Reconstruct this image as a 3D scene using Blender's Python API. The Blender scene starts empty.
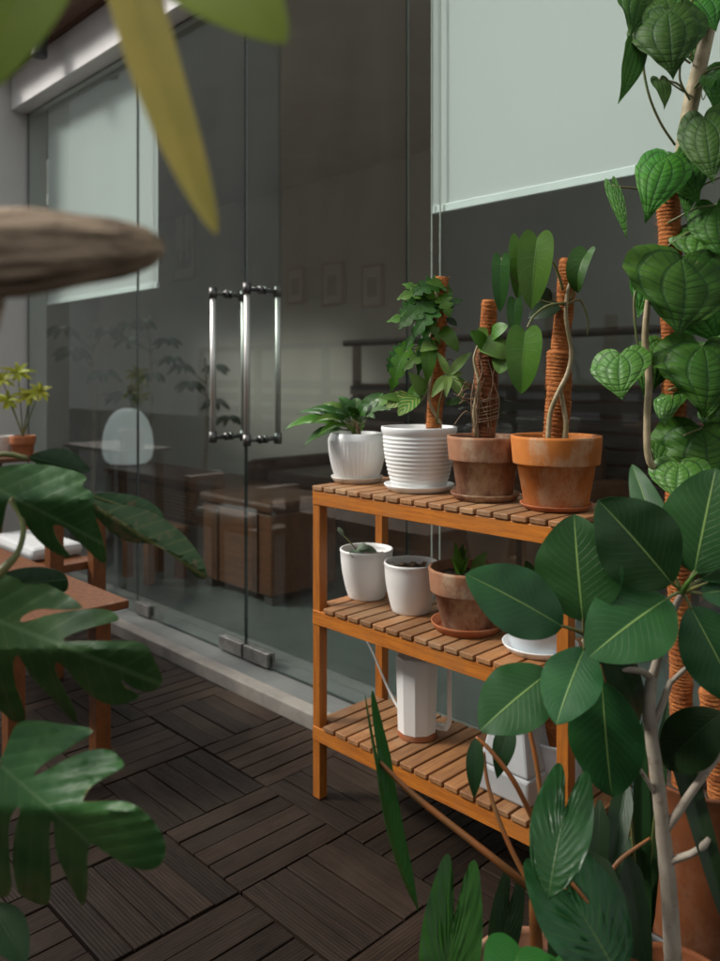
import bpy, math, random
from mathutils import Vector, geometry
random.seed(11)
C = bpy.context.scene.collection
S, CO, F0, HY, CH = math.sin(math.radians(45.4)), math.cos(math.radians(45.4)), 787.0, 378.0, 1.07
FW, RT, UP = Vector((-S, CO, 0)), Vector((CO, S, 0)), Vector((0, 0, 1))
CAM = Vector((0, 0, CH))
def P(px, py, Z): return CAM + FW*Z + RT*((px-360)/F0*Z) + UP*((HY-py)/F0*Z)
def ZY(px, y): return y/(CO + S*(px-360)/F0)          # depth at which column px meets a plane y
def PY(px, py, y): return P(px, py, ZY(px, y))
def PZ(px, py, z): return P(px, py, (CH-z)*F0/(py-HY))
# ------------------------------------------------------------------ materials
class NT:
    def __init__(s, name):
        s.m = bpy.data.materials.new(name); s.m.use_nodes = True
        s.t = s.m.node_tree; s.t.nodes.clear()
        s.out = s.t.nodes.new('ShaderNodeOutputMaterial')
    def n(s, typ, **kw):
        nd = s.t.nodes.new(typ)
        for k, v in kw.items(): setattr(nd, k, v)
        return nd
    def put(s, sock, v):
        if hasattr(v, 'links') or isinstance(v, bpy.types.NodeSocket): s.t.links.new(v, sock)
        else: sock.default_value = v
    def ma(s, op, a, b=0.0, c=0.0):
        nd = s.n('ShaderNodeMath', operation=op)
        s.put(nd.inputs[0], a); s.put(nd.inputs[1], b); s.put(nd.inputs[2], c)
        return nd.outputs[0]
    def ramp(s, v, a, b):      # smooth 0..1 between a and b
        nd = s.n('ShaderNodeMapRange', interpolation_type='SMOOTHSTEP')
        s.put(nd.inputs['Value'], v); nd.inputs['From Min'].default_value = a; nd.inputs['From Max'].default_value = b
        return nd.outputs[0]
    def mix(s, f, a, b):
        nd = s.n('ShaderNodeMix', data_type='RGBA')
        s.put(nd.inputs[0], f); s.put(nd.inputs[6], a if not isinstance(a, tuple) else (*a, 1)); s.put(nd.inputs[7], b if not isinstance(b, tuple) else (*b, 1))
        return nd.outputs[2]
    def noise(s, scale, detail=4, vec=None, rough=.55, stretch=None):
        if vec is None: vec = s.n('ShaderNodeTexCoord').outputs['Object']
        if stretch:
            mp = s.n('ShaderNodeMapping'); mp.inputs['Scale'].default_value = stretch
            s.t.links.new(vec, mp.inputs[0]); vec = mp.outputs[0]
        nd = s.n('ShaderNodeTexNoise'); s.t.links.new(vec, nd.inputs['Vector'])
        nd.inputs['Scale'].default_value = scale; nd.inputs['Detail'].default_value = detail; nd.inputs['Roughness'].default_value = rough
        return nd.outputs['Fac']
    def bump(s, h, strength=.3, dist=.002):
        nd = s.n('ShaderNodeBump'); nd.inputs['Strength'].default_value = strength; nd.inputs['Distance'].default_value = dist
        s.t.links.new(h, nd.inputs['Height']); return nd.outputs[0]
    def bsdf(s, col, rough=.5, normal=None, metal=0, spec=.5, **kw):
        b = s.n('ShaderNodeBsdfPrincipled')
        s.put(b.inputs['Base Color'], col if not isinstance(col, tuple) else (*col, 1))
        s.put(b.inputs['Roughness'], rough); b.inputs['Metallic'].default_value = metal
        b.inputs['Specular IOR Level'].default_value = spec
        if normal is not None: s.t.links.new(normal, b.inputs['Normal'])
        for k, v in kw.items(): b.inputs[k].default_value = v
        return b.outputs[0]
    def fin(s, sh): s.t.links.new(sh, s.out.inputs[0]); return s.m

def plain(name, a, b=None, scale=12, rough=.6, bump=.15, metal=0, stretch=None, dist=.001, spec=.5, lo=.35, hi=.65):
    t = NT(name); f = t.noise(scale, 5, stretch=stretch)
    col = t.mix(t.ramp(f, lo, hi), a, b or a)
    nb = t.bump(t.noise(scale*6, 4, stretch=stretch), bump, dist)
    rr = t.ma('MULTIPLY_ADD', f, .25, rough-.12)
    return t.fin(t.bsdf(col, rr, nb, metal, spec))

def wood(name, a, b, dark, stretch, rough=.45, scale=9, bump=.25, wear=0.0, wearcol=(.3,.26,.22), tint=False):
    t = NT(name)
    g = t.noise(scale, 6, stretch=stretch, rough=.65); g2 = t.noise(scale*4, 5, stretch=stretch, rough=.7)
    col = t.mix(t.ramp(g, .3, .7), a, b)
    col = t.mix(t.ma('MULTIPLY', t.ramp(g2, .52, .75), .55), col, dark)
    if wear: col = t.mix(t.ma('MULTIPLY', t.ramp(t.noise(7, 5), .45, .7), wear), col, wearcol)
    if tint:
        at = t.n('ShaderNodeAttribute', attribute_name='tint'); hs = t.n('ShaderNodeHueSaturation')
        t.put(hs.inputs['Value'], t.ma('MULTIPLY_ADD', at.outputs['Fac'], .8, .6)); t.put(hs.inputs['Color'], col); col = hs.outputs[0]
    nb = t.bump(g2, bump, .0012)
    return t.fin(t.bsdf(col, t.ma('MULTIPLY_ADD', g, .3, rough-.15), nb))

def leafmat(name, c1, c2, rib, nv=12, slope=.45, vw=.06, vs=.5, gloss=.32, palm=False, spots=None, bumpv=.4, sv=.6, trans=.18, vary=.35, stripe=None, edge=None, blotch=None):
    t = NT(name)
    uv = t.n('ShaderNodeUVMap').outputs[0]; sp = t.n('ShaderNodeSeparateXYZ'); t.t.links.new(uv, sp.inputs[0])
    u, v = sp.outputs[0], sp.outputs[1]
    a = t.ma('ABSOLUTE', t.ma('MULTIPLY_ADD', u, 2.0, -1.0))
    info = t.n('ShaderNodeObjectInfo').outputs['Random']
    col = t.mix(t.ramp(t.noise(14, 5), .3, .7), c1, c2)
    hs = t.n('ShaderNodeHueSaturation')
    t.put(hs.inputs['Value'], t.ma('MULTIPLY_ADD', info, vary, 1-vary/2)); t.put(hs.inputs['Hue'], t.ma('MULTIPLY_ADD', info, .03, .485)); t.put(hs.inputs['Color'], col); col = hs.outputs[0]
    if palm:
        mid = t.ma('ABSOLUTE', t.ma('SUBTRACT', t.ma('FRACT', t.ma('MULTIPLY_ADD', a, 2.6, .5)), .5))
        m1 = t.ma('SUBTRACT', 1.0, t.ramp(mid, .03, .13))
        q = t.ma('FRACT', t.ma('MULTIPLY', v, nv))
        m2 = t.ma('SUBTRACT', 1.0, t.ramp(t.ma('ABSOLUTE', t.ma('SUBTRACT', q, .5)), .03, .2))
        col = t.mix(t.ma('MULTIPLY', m1, vs), col, rib); col = t.mix(t.ma('MULTIPLY', m2, vs*.55), col, rib)
        h = t.ma('SUBTRACT', 1.0, t.ma('MAXIMUM', m1, t.ma('MULTIPLY', m2, .7)))
    else:
        m1 = t.ma('SUBTRACT', 1.0, t.ramp(a, .006, .034))
        q = t.ma('FRACT', t.ma('MULTIPLY', t.ma('SUBTRACT', v, t.ma('MULTIPLY', a, slope)), nv))
        d = t.ma('ABSOLUTE', t.ma('SUBTRACT', q, .5))
        m2 = t.ma('SUBTRACT', 1.0, t.ramp(d, .01, vw+.04))
        m2 = t.ma('MULTIPLY', m2, t.ma('SUBTRACT', 1.0, t.ramp(a, .55, 1.0)))
        if stripe: col = t.mix(t.ma('MULTIPLY', t.ramp(d, .22, .4), .8), col, stripe)
        col = t.mix(t.ma('MULTIPLY', m2, vs*sv), col, rib); col = t.mix(t.ma('MULTIPLY', m1, min(1, vs*1.4)), col, rib)
        h = t.ma('ADD', m1, t.ma('MULTIPLY', m2, .5))
    if blotch: col = t.mix(t.ramp(t.noise(38, 4), .52, .66), col, blotch)
    if spots: col = t.mix(t.ramp(t.noise(90, 3), .68, .76), col, spots)
    if edge:
        at = t.n('ShaderNodeAttribute', attribute_name='edge').outputs['Fac']
        e = t.ma('MULTIPLY', t.ramp(t.ma('ADD', at, t.ma('MULTIPLY', t.noise(26, 6), .9)), 1.46, 1.66), .9)
        col = t.mix(e, col, edge)
    nb = t.bump(t.ma('ADD', h, t.ma('MULTIPLY', t.noise(120, 3), .35)), bumpv, .0012)
    gl = t.ma('MULTIPLY_ADD', t.noise(25, 4), .3, gloss-.12)
    b = t.bsdf(col, gl, nb, spec=.25 if palm else .32)
    tr = t.n('ShaderNodeBsdfTranslucent'); t.put(tr.inputs[0], col)
    mx = t.n('ShaderNodeMixShader'); mx.inputs[0].default_value = trans
    t.t.links.new(b, mx.inputs[1]); t.t.links.new(tr.outputs[0], mx.inputs[2])
    return t.fin(mx.outputs[0])

def glassmat():
    t = NT('tinted_glass')
    tr = t.n('ShaderNodeBsdfTransparent'); tr.inputs[0].default_value = (.905, .95, .935, 1)
    gl = t.n('ShaderNodeBsdfGlossy'); gl.inputs[0].default_value = (.95, 1, .98, 1); gl.inputs['Roughness'].default_value = .012
    fr = t.n('ShaderNodeFresnel'); fr.inputs[0].default_value = 1.5
    gm = t.n('ShaderNodeNewGeometry')
    dust = t.ma('MULTIPLY', t.ramp(t.noise(3, 6), .5, .8), .01)
    fac = t.ma('MULTIPLY', t.ma('SUBTRACT', 1.0, gm.outputs['Backfacing']), t.ma('MULTIPLY_ADD', fr.outputs[0], 1.55, dust))
    mx = t.n('ShaderNodeMixShader'); t.t.links.new(fac, mx.inputs[0])
    t.t.links.new(tr.outputs[0], mx.inputs[1]); t.t.links.new(gl.outputs[0], mx.inputs[2])
    df = t.n('ShaderNodeBsdfDiffuse'); df.inputs[0].default_value = (.55, .50, .44, 1)     # thin dust film, added to lay a warm haze on the glass
    film = t.ma('MULTIPLY', t.ma('SUBTRACT', 1.0, gm.outputs['Backfacing']), t.ma('MULTIPLY_ADD', t.ramp(t.noise(2.2, 8, rough=.7, stretch=(1, 1, .5)), .35, .75), .02, .007))
    m2 = t.n('ShaderNodeMixShader'); t.t.links.new(film, m2.inputs[0]); t.t.links.new(mx.outputs[0], m2.inputs[1]); t.t.links.new(df.outputs[0], m2.inputs[2])
    return t.fin(m2.outputs[0])

def terracotta(name, a, b, bloom, amt, scale=9):
    t = NT(name)
    col = t.mix(t.ramp(t.noise(scale, 6), .35, .65), a, b)
    col = t.mix(t.ma('MULTIPLY', t.ramp(t.noise(scale*1.7, 8, rough=.68, stretch=(1, 1, .6)), .48, .66), amt), col, bloom)
    col = t.mix(t.ma('MULTIPLY', t.ramp(t.noise(55, 4), .6, .75), .35), col, (.07, .035, .02))
    return t.fin(t.bsdf(col, .78, t.bump(t.noise(140, 4), .3, .001), spec=.3))

M = {}
def mats():
    M['glass'] = glassmat()
    M['glass_edge'] = plain('glass_edge_green', (.012, .03, .025), (.02, .045, .04), rough=.3)
    M['steel'] = plain('brushed_steel', (.74, .73, .70), (.62, .61, .58), 30, .5, .1, metal=1, stretch=(1, 1, .1))
    M['fitting'] = plain('dull_fitting_metal', (.28, .27, .25), (.2, .19, .18), 30, .45, .2, metal=.8)
    M['dark_steel'] = plain('dark_steel', (.16, .155, .15), (.1, .1, .1), 30, .4, .1, metal=.9)
    M['beam'] = wood('oiled_wood_beam', (.54, .18, .022), (.36, .105, .014), (.12, .04, .012), (1, 14, 14), .42, wear=.4, wearcol=(.30, .13, .045))
    M['post'] = wood('oiled_wood_post', (.44, .145, .020), (.29, .09, .013), (.13, .045, .015), (14, 14, 1), .42)
    M['slat'] = wood('weathered_shelf_slat', (.33, .15, .052), (.21, .09, .032), (.07, .032, .012), (14, 1.2, 14), .6, wear=.5, wearcol=(.34, .23, .13), tint=True)
    M['chairwood'] = wood('orange_chair_wood', (.19, .060, .015), (.12, .04, .010), (.1, .035, .012), (6, 6, 3), .45)
    M['decka'] = deck('deck_board_x', (1.2, 14, 14), 1); M['deckb'] = deck('deck_board_y', (14, 1.2, 14), 0)
    M['gap'] = plain('deck_underlay', (.012, .011, .01), rough=.9)
    M['kerb'] = plain('kerb_stone', (.27, .245, .21), (.19, .17, .15), 8, .75, .3)
    M['threshold'] = plain('threshold_concrete', (.15, .155, .145), (.11, .115, .11), 5, .6, .2)
    M['infloor'] = plain('interior_concrete', (.10, .112, .104), (.075, .085, .079), 2.5, .4, .05)
    M['inwall'] = plain('interior_wall_paint', (.42, .41, .36), (.38, .37, .33), 1.5, .85, .05)
    M['wall'] = plain('outside_wall_plaster', (.62, .61, .585), (.55, .54, .52), 2.2, .85, .25)
    M['header'] = plain('white_painted_header', (.80, .775, .76), (.72, .70, .68), 2.5, .6, .1)
    M['ceil'] = wood('brown_ceiling_boards', (.2, .1, .055), (.14, .07, .04), (.06, .03, .02), (1, 9, 9), .55)
    t = NT('blind_fabric'); b = t.bsdf((.88, .875, .865), .85, t.bump(t.noise(500, 2), .25, .0006)); tr = t.n('ShaderNodeBsdfTranslucent'); tr.inputs[0].default_value = (.8, .79, .78, 1)
    mx = t.n('ShaderNodeMixShader'); mx.inputs[0].default_value = .4; t.t.links.new(b, mx.inputs[1]); t.t.links.new(tr.outputs[0], mx.inputs[2]); M['fabric'] = t.fin(mx.outputs[0])
    M['bar'] = plain('blind_bottom_bar', (.8, .82, .8), (.76, .78, .76), 5, .5, .05)
    M['cord'] = plain('pale_cord', (.55, .56, .52), rough=.7)
    M['ceram'] = plain('white_ceramic', (.80, .81, .80), (.74, .75, .73), 10, .38, .06)
    M['ceram2'] = plain('white_glazed_plastic', (.81, .81, .79), (.76, .755, .73), 6, .42, .05)
    M['ceram3'] = plain('stained_white_saucer', (.68, .65, .6), (.5, .45, .38), 16, .45, .1)
    M['greyplastic'] = plain('pale_grey_plastic', (.42, .43, .43), (.36, .37, .37), 6, .5, .05)
    M['bluewhite'] = plain('pale_blue_white_pot', (.62, .68, .72), (.55, .61, .65), 8, .4, .05)
    M['terra'] = terracotta('terracotta_orange', (.52, .17, .03), (.34, .105, .022), (.50, .33, .2), .9, 6)
    M['terra2'] = terracotta('terracotta_brown_aged', (.34, .16, .085), (.16, .07, .04), (.44, .32, .21), .95, 6)
    M['terra3'] = terracotta('terracotta_red', (.42, .14, .055), (.33, .105, .04), (.4, .25, .15), .35)
    M['clay'] = terracotta('dark_clay', (.17, .05, .013), (.11, .033, .010), (.25, .14, .08), .3)
    M['soil'] = plain('potting_soil', (.035, .024, .017), (.09, .06, .04), 60, .95, 1.0, dist=.006)
    M['coir'] = coir('coir_pole', (.44, .16, .05), (.25, .08, .025))
    M['coird'] = coir('coir_pole_old', (.26, .10, .045), (.12, .05, .025))
    M['root'] = plain('aerial_root', (.30, .2, .12), (.18, .11, .06), 40, .7, .4)
    M['stem'] = plain('green_stem', (.10, .14, .035), (.16, .14, .05), 30, .45, .2)
    M['palestem'] = plain('pale_woody_stem', (.38, .30, .18), (.24, .2, .1), 35, .6, .4)
    M['petiole'] = plain('orange_petiole', (.33, .105, .025), (.22, .10, .03), 18, .4, .15)
    M['bark'] = bark()
    t = NT('weathered_grey_log'); tc = t.n('ShaderNodeTexCoord').outputs['Object']
    mp = t.n('ShaderNodeMapping'); mp.inputs['Rotation'].default_value = (0, 0, -math.radians(45.4)); t.t.links.new(tc, mp.inputs[0]); v = mp.outputs[0]
    g1 = t.noise(7, 6, v, .65, (1.2, 16, 16)); g2 = t.noise(16, 6, v, .7, (1, 20, 20))
    col = t.mix(t.ramp(g1, .35, .62), (.19, .13, .085), (.60, .45, .31)); col = t.mix(t.ma('MULTIPLY', t.ramp(g2, .55, .7), .7), col, (.045, .028, .02))
    M['log'] = t.fin(t.bsdf(col, .85, t.bump(t.ma('ADD', g1, g2), 1.0, .006)))
    M['fig'] = leafmat('fig_leaf', (.015, .074, .017), (.026, .100, .023), (.26, .40, .11), nv=14, slope=.30, vw=.005, vs=.65, sv=.28, gloss=.36, vary=.4, spots=(.05, .12, .05))
    M['vine'] = leafmat('vine_leaf', (.028, .118, .009), (.058, .165, .014), (.012, .05, .010), nv=13, palm=True, vs=.6, gloss=.52, bumpv=.7, vary=.7, spots=(.12, .14, .04))
    M['vineb'] = leafmat('young_vine_leaf', (.06, .19, .025), (.085, .22, .035), (.02, .08, .012), nv=9, palm=True, vs=.65, gloss=.38, bumpv=.9, vary=.3)
    M['phil'] = leafmat('philodendron_leaf', (.06, .17, .014), (.095, .22, .022), (.15, .28, .07), nv=9, slope=.3, vs=.4, gloss=.33, trans=.3)
    M['lime'] = leafmat('lime_leaf', (.13, .25, .05), (.18, .3, .07), (.3, .4, .14), nv=6, slope=.5, vs=.3, gloss=.4, trans=.3)
    M['varieg'] = leafmat('striped_leaf', (.05, .17, .02), (.07, .2, .03), (.3, .4, .1), nv=6, slope=.3, vs=.3, gloss=.35, stripe=(.42, .46, .12))
    M['deep'] = leafmat('deep_green_leaf', (.024, .085, .010), (.038, .115, .016), (.10, .2, .05), nv=8, slope=.4, vs=.35, gloss=.32)
    M['pleat'] = leafmat('pleated_leaf', (.012, .06, .014), (.02, .08, .02), (.16, .24, .07), nv=14, slope=.12, vw=.05, vs=.35, gloss=.3)
    M['bright'] = leafmat('bright_strap_leaf', (.018, .088, .012), (.026, .11, .017), (.17, .26, .06), nv=16, slope=.12, vs=.3, gloss=.33)
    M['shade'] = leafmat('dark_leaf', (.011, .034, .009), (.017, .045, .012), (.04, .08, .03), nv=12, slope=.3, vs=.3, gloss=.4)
    M['monst'] = leafmat('monstera_leaf', (.024, .088, .022), (.055, .135, .036), (.13, .22, .09), nv=9, slope=.5, vw=.05, vs=.32, gloss=.4, edge=(.38, .30, .12), spots=(.14, .17, .08), trans=.12)
    M['monsto'] = leafmat('browned_monstera_leaf', (.035, .095, .035), (.06, .12, .05), (.3, .28, .1), nv=9, slope=.5, vs=.35, gloss=.45, edge=(.3, .22, .12), blotch=(.17, .13, .07), trans=.1)
    M['over'] = leafmat('overhanging_leaf', (.19, .26, .02), (.24, .29, .03), (.3, .32, .1), nv=20, slope=.4, vs=.25, gloss=.4, trans=.4)
    M['yellow'] = leafmat('yellowing_strap_leaf', (.56, .43, .12), (.44, .38, .10), (.42, .34, .12), nv=26, slope=.2, vs=.25, gloss=.45, trans=.35)
    M['yg'] = leafmat('yellow_green_leaf', (.40, .40, .04), (.30, .34, .03), (.4, .42, .1), nv=5, vs=.3, gloss=.45, trans=.35)
    M['indoor'] = leafmat('indoor_leaf', (.05, .12, .05), (.035, .09, .04), (.1, .16, .08), nv=6, vs=.3, gloss=.4)
    M['greyleaf'] = leafmat('grey_green_leaf', (.12, .17, .11), (.16, .21, .14), (.25, .3, .2), nv=5, vs=.3, gloss=.5)
    M['dry'] = plain('dry_leaf', (.22, .15, .08), (.13, .085, .05), 40, .8, .4)
    M['cushion'] = plain('white_cushion', (.62, .62, .6), (.56, .56, .55), 8, .9, .4)
    M['brown'] = wood('sideboard_wood', (.14, .052, .022), (.085, .032, .014), (.04, .015, .01), (1, 8, 8), .4)
    M['leather'] = plain('brown_leather', (.09, .036, .016), (.05, .02, .01), 6, .42, .3)
    M['wicker'] = wicker()
    M['charcoal'] = plain('charcoal_frame', (.03, .028, .026), (.045, .042, .04), 10, .6, .1)
    M['railwood'] = plain('dark_rail_slat', (.07, .052, .04), (.10, .078, .06), 10, .6, .2)
    M['facade'] = plain('opposite_facade', (.62, .48, .37), (.56, .43, .33), .3, .9, .3)
    M['facade3'] = plain('opposite_grey_facade', (.58, .575, .55), (.54, .535, .515), .3, .9, .3)
    M['facade2'] = plain('opposite_facade_window', (.06, .07, .075), rough=.25)
    M['palebrown'] = plain('pale_brown_frame', (.33, .26, .19), (.28, .22, .16), 10, .6, .1)
    M['paper'] = plain('poster_paper', (.50, .47, .41), (.45, .42, .36), 3, .8, .05)
    M['ink'] = plain('poster_ink', (.30, .28, .24), rough=.8)
    t = NT('lamp_shade_paper'); b = t.bsdf((.78, .8, .8), .7)
    b.node.inputs['Emission Color'].default_value = (.92, 1, 1, 1); b.node.inputs['Emission Strength'].default_value = .09
    M['lamp'] = t.fin(b)

def deck(name, stretch, axis):
    t = NT(name)
    tc = t.n('ShaderNodeTexCoord').outputs['Object']; sp = t.n('ShaderNodeSeparateXYZ'); t.t.links.new(tc, sp.inputs[0])
    g = t.noise(8, 6, stretch=stretch, rough=.65); g2 = t.noise(40, 5, stretch=stretch)
    col = t.mix(t.ramp(g, .3, .7), (.034, .0205, .0135), (.0165, .0102, .007))
    col = t.mix(t.ma('MULTIPLY', t.ramp(t.noise(4, 6), .42, .7), .5), col, (.056, .041, .030))
    at = t.n('ShaderNodeAttribute', attribute_name='tint'); hs = t.n('ShaderNodeHueSaturation')
    t.put(hs.inputs['Value'], t.ma('MULTIPLY_ADD', at.outputs['Fac'], 1.0, .5)); t.put(hs.inputs['Color'], col)
    s = t.ma('SINE', t.ma('MULTIPLY', sp.outputs[axis], 2*math.pi/.0078))
    groove = t.ramp(s, -.9, -.2)
    col2 = t.mix(t.ma('MULTIPLY_ADD', groove, -.35, .35), hs.outputs[0], (.006, .005, .0045))
    nb = t.bump(t.ma('ADD', groove, t.ma('MULTIPLY', g2, .5)), .5, .0014)
    return t.fin(t.bsdf(col2, t.ma('MULTIPLY_ADD', g, .3, .45), nb, spec=.12))
def coir(name, a, b):
    t = NT(name)
    col = t.mix(t.ramp(t.noise(30, 7, rough=.7), .38, .62), a, b)
    col = t.mix(t.ma('MULTIPLY', t.ramp(t.noise(160, 3), .55, .75), .5), col, (.05, .02, .01))
    return t.fin(t.bsdf(col, .9, t.bump(t.noise(300, 3), .9, .002), spec=.15))
def bark():
    t = NT('pale_fig_bark')
    col = t.mix(t.ramp(t.noise(25, 6, stretch=(1, 1, .5)), .3, .7), (.40, .35, .28), (.26, .215, .165))
    col = t.mix(t.ma('MULTIPLY', t.ramp(t.noise(45, 4), .6, .72), .8), col, (.14, .09, .06))
    col = t.mix(t.ma('MULTIPLY', t.ramp(t.noise(12, 4), .5, .75), .35), col, (.2, .21, .12))
    return t.fin(t.bsdf(col, .75, t.bump(t.noise(120, 5, stretch=(1, 1, 3)), .5, .0015)))
def wicker():
    t = NT('woven_wicker')
    tc = t.n('ShaderNodeTexCoord').outputs['Object']
    w = t.n('ShaderNodeTexWave', bands_direction='Z'); t.t.links.new(tc, w.inputs[0]); w.inputs['Scale'].default_value = 14; w.inputs['Distortion'].default_value = 2
    col = t.mix(w.outputs['Fac'], (.07, .03, .014), (.22, .10, .035))
    return t.fin(t.bsdf(col, .6, t.bump(w.outputs['Fac'], .8, .006)))
# ------------------------------------------------------------------ mesh helpers
def wloc(o):
    v = Vector((0, 0, 0))
    while o is not None: v = v + o.location; o = o.parent
    return v
def thing(name, label, cat, loc=(0, 0, 0), group=None):
    o = bpy.data.objects.new(name, None); C.objects.link(o); o.location = loc; o.empty_display_size = .05
    o['label'] = label; o['category'] = cat
    if group: o['group'] = group
    return o
def tag(o, label, cat, group=None):
    o['label'] = label; o['category'] = cat
    if group: o['group'] = group
    return o
def mk(name, vs, fs, mat, parent=None, smooth=False, uvs=None, attr=None, loc=None, label=None, bevel=0, solid=0, subsurf=0):
    off = wloc(parent) if parent is not None else Vector(loc or (0, 0, 0))
    me = bpy.data.meshes.new(name)
    me.from_pydata([tuple(Vector(v)-off) for v in vs], [], fs)
    if isinstance(mat, tuple):
        for m in mat[0]: me.materials.append(m)
        me.polygons.foreach_set('material_index', mat[1])
    else: me.materials.append(mat)
    if smooth: me.polygons.foreach_set('use_smooth', [True]*len(me.polygons))
    if uvs:
        ul = me.uv_layers.new(name='UVMap'); d = []
        for l in me.loops: d += list(uvs[l.vertex_index])
        ul.data.foreach_set('uv', d)
    if attr:
        a = me.attributes.new(attr[0], 'FLOAT', 'POINT'); a.data.foreach_set('value', attr[1])
    me.update()
    o = bpy.data.objects.new(name, me); C.objects.link(o)
    if parent is not None: o.parent = parent
    else: o.location = off
    if label: o['label'] = label
    if subsurf:
        m = o.modifiers.new('s', 'SUBSURF'); m.levels = subsurf; m.render_levels = subsurf
    if solid:
        m = o.modifiers.new('t', 'SOLIDIFY'); m.thickness = solid; m.offset = 0
        if smooth: e = o.modifiers.new('e', 'EDGE_SPLIT'); e.split_angle = math.radians(55)
    if bevel:
        m = o.modifiers.new('b', 'BEVEL'); m.width = bevel; m.segments = 2; m.limit_method = 'ANGLE'
    return o
class G:
    def __init__(s): s.v = []; s.f = []; s.a = []
    def box(s, x0, x1, y0, y1, z0, z1, tint=.5):
        n = len(s.v)
        s.v += [(x, y, z) for z in (z0, z1) for y in (y0, y1) for x in (x0, x1)]
        s.f += [tuple(n+i for i in q) for q in ((0, 2, 3, 1), (4, 5, 7, 6), (0, 1, 5, 4), (2, 6, 7, 3), (0, 4, 6, 2), (1, 3, 7, 5))]
        s.a += [tint]*8; return s
    def tube(s, pts, rs, seg=8, smooth=3, cap=True):
        pts = [Vector(p) for p in pts]
        if not isinstance(rs, (list, tuple)): rs = [rs]*len(pts)
        if smooth and len(pts) > 2:
            np_, nr = [], []
            for i in range(len(pts)-1):
                p0, p1, p2, p3 = pts[max(i-1, 0)], pts[i], pts[i+1], pts[min(i+2, len(pts)-1)]
                for k in range(smooth):
                    t = k/smooth
                    np_.append(.5*((2*p1)+(p2-p0)*t+(2*p0-5*p1+4*p2-p3)*t*t+(3*p1-p0-3*p2+p3)*t**3)); nr.append(rs[i]*(1-t)+rs[i+1]*t)
            np_.append(pts[-1]); nr.append(rs[-1]); pts, rs = np_, nr
        n0 = len(s.v); T = (pts[1]-pts[0]).normalized()
        A = T.cross(Vector((0, 0, 1)) if abs(T.z) < .9 else Vector((1, 0, 0))).normalized()
        for i, p in enumerate(pts):
            T = (pts[min(i+1, len(pts)-1)]-pts[max(i-1, 0)]).normalized()
            A = (A-T*A.dot(T)).normalized(); B = T.cross(A)
            for k in range(seg):
                an = 2*math.pi*k/seg
                s.v.append(p+(A*math.cos(an)+B*math.sin(an))*rs[i]); s.a.append(.5)
        for i in range(len(pts)-1):
            for k in range(seg):
                a, b = n0+i*seg+k, n0+i*seg+(k+1) % seg
                s.f.append((a, b, b+seg, a+seg))
        if cap:
            s.f.append(tuple(n0+k for k in reversed(range(seg)))); s.f.append(tuple(n0+(len(pts)-1)*seg+k for k in range(seg)))
        return s
    def lathe(s, c, prof, seg=48, mod=None):
        n0 = len(s.v); c = Vector(c)
        for i, (r, z) in enumerate(prof):
            for k in range(seg):
                an = 2*math.pi*k/seg; rr = r*(mod(an, z, i) if mod else 1)
                s.v.append((c.x+rr*math.cos(an), c.y+rr*math.sin(an), c.z+z)); s.a.append(.5)
        for i in range(len(prof)-1):
            for k in range(seg):
                a, b = n0+i*seg+k, n0+i*seg+(k+1) % seg
                s.f.append((a, b, b+seg, a+seg))
        s.f.append(tuple(n0+k for k in reversed(range(seg)))); s.f.append(tuple(n0+(len(prof)-1)*seg+k for k in range(seg)))
        return s
    def mk(s, name, mat, parent=None, tint=False, **kw):
        return mk(name, s.v, s.f, mat, parent, attr=('tint', s.a) if tint else None, **kw)
def structure(o): o['kind'] = 'structure'; return o
# ------------------------------------------------------------------ leaves
def shp_oval(u, t):       # blunt broad oval with a small point
    w = math.sin(math.pi*t**.95)**.70*(1-.08*t); return u*w*.5, t, 0
def shp_lance(u, t):
    w = math.sin(math.pi*min(1, t**.72))**.9; return u*w*.5, t, 0
def shp_strap(u, t):
    w = min(1, t*5+.15)*(1-t**3.2)**.7; return u*w*.5, t, 0
def outline(pts):
    tab = []
    for q in range(101):
        f = q/100*(len(pts)-1); i = min(int(f), len(pts)-2); t = f-i
        p0, p1, p2, p3 = [Vector(pts[max(0, min(len(pts)-1, k))]) for k in (i-1, i, i+1, i+2)]
        tab.append(.5*((2*p1)+(p2-p0)*t+(2*p0-5*p1+4*p2-p3)*t*t+(3*p1-p0-3*p2+p3)*t**3))
    return tab
OH = outline([(0, 0), (.10, -.12), (.27, -.18), (.43, -.10), (.52, .08), (.50, .29), (.39, .52), (.22, .74), (.08, .89), (0, 1)])
OL = outline([(0, 0), (.11, -.08), (.29, -.11), (.43, -.02), (.49, .14), (.48, .38), (.41, .62), (.27, .83), (.11, .95), (0, 1)])
OA = outline([(0, 0), (.05, -.20), (.10, -.38), (.19, -.50), (.29, -.44), (.38, -.22), (.44, .0), (.46, .25), (.41, .50), (.27, .78), (0, 1)])
def shp_out(tab, u, t, h=0):
    a = abs(u); b = tab[round(t*100)]; m = a**1.5
    return math.copysign(a*b.x, u), (1-m)*t+m*b.y, h
def shp_heart(u, t):
    a = abs(u); return shp_out(OH, u, t, .018*abs(math.sin(math.pi*2.6*a))*math.sin(math.pi*t)+.006*math.sin(t*66)*math.sin(math.pi*t))
def shp_long(u, t): return shp_out(OL, u, t)
def shp_arrow(u, t): return shp_out(OA, u, t, .012*math.sin(t*75)*abs(u)*(1-abs(u))*4)
def shp_split(u, t):      # lobed
    a = abs(u); w = math.sin(math.pi*t**.65)**.6*(1-.2*t); c = .5+.5*math.cos(2*math.pi*(t*5.0-a*.6))
    w *= 1-.55*(c**2.2)*a
    y = t-.3*a**1.5*(1-t)**1.5
    return u*w*.5, y, 0
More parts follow.
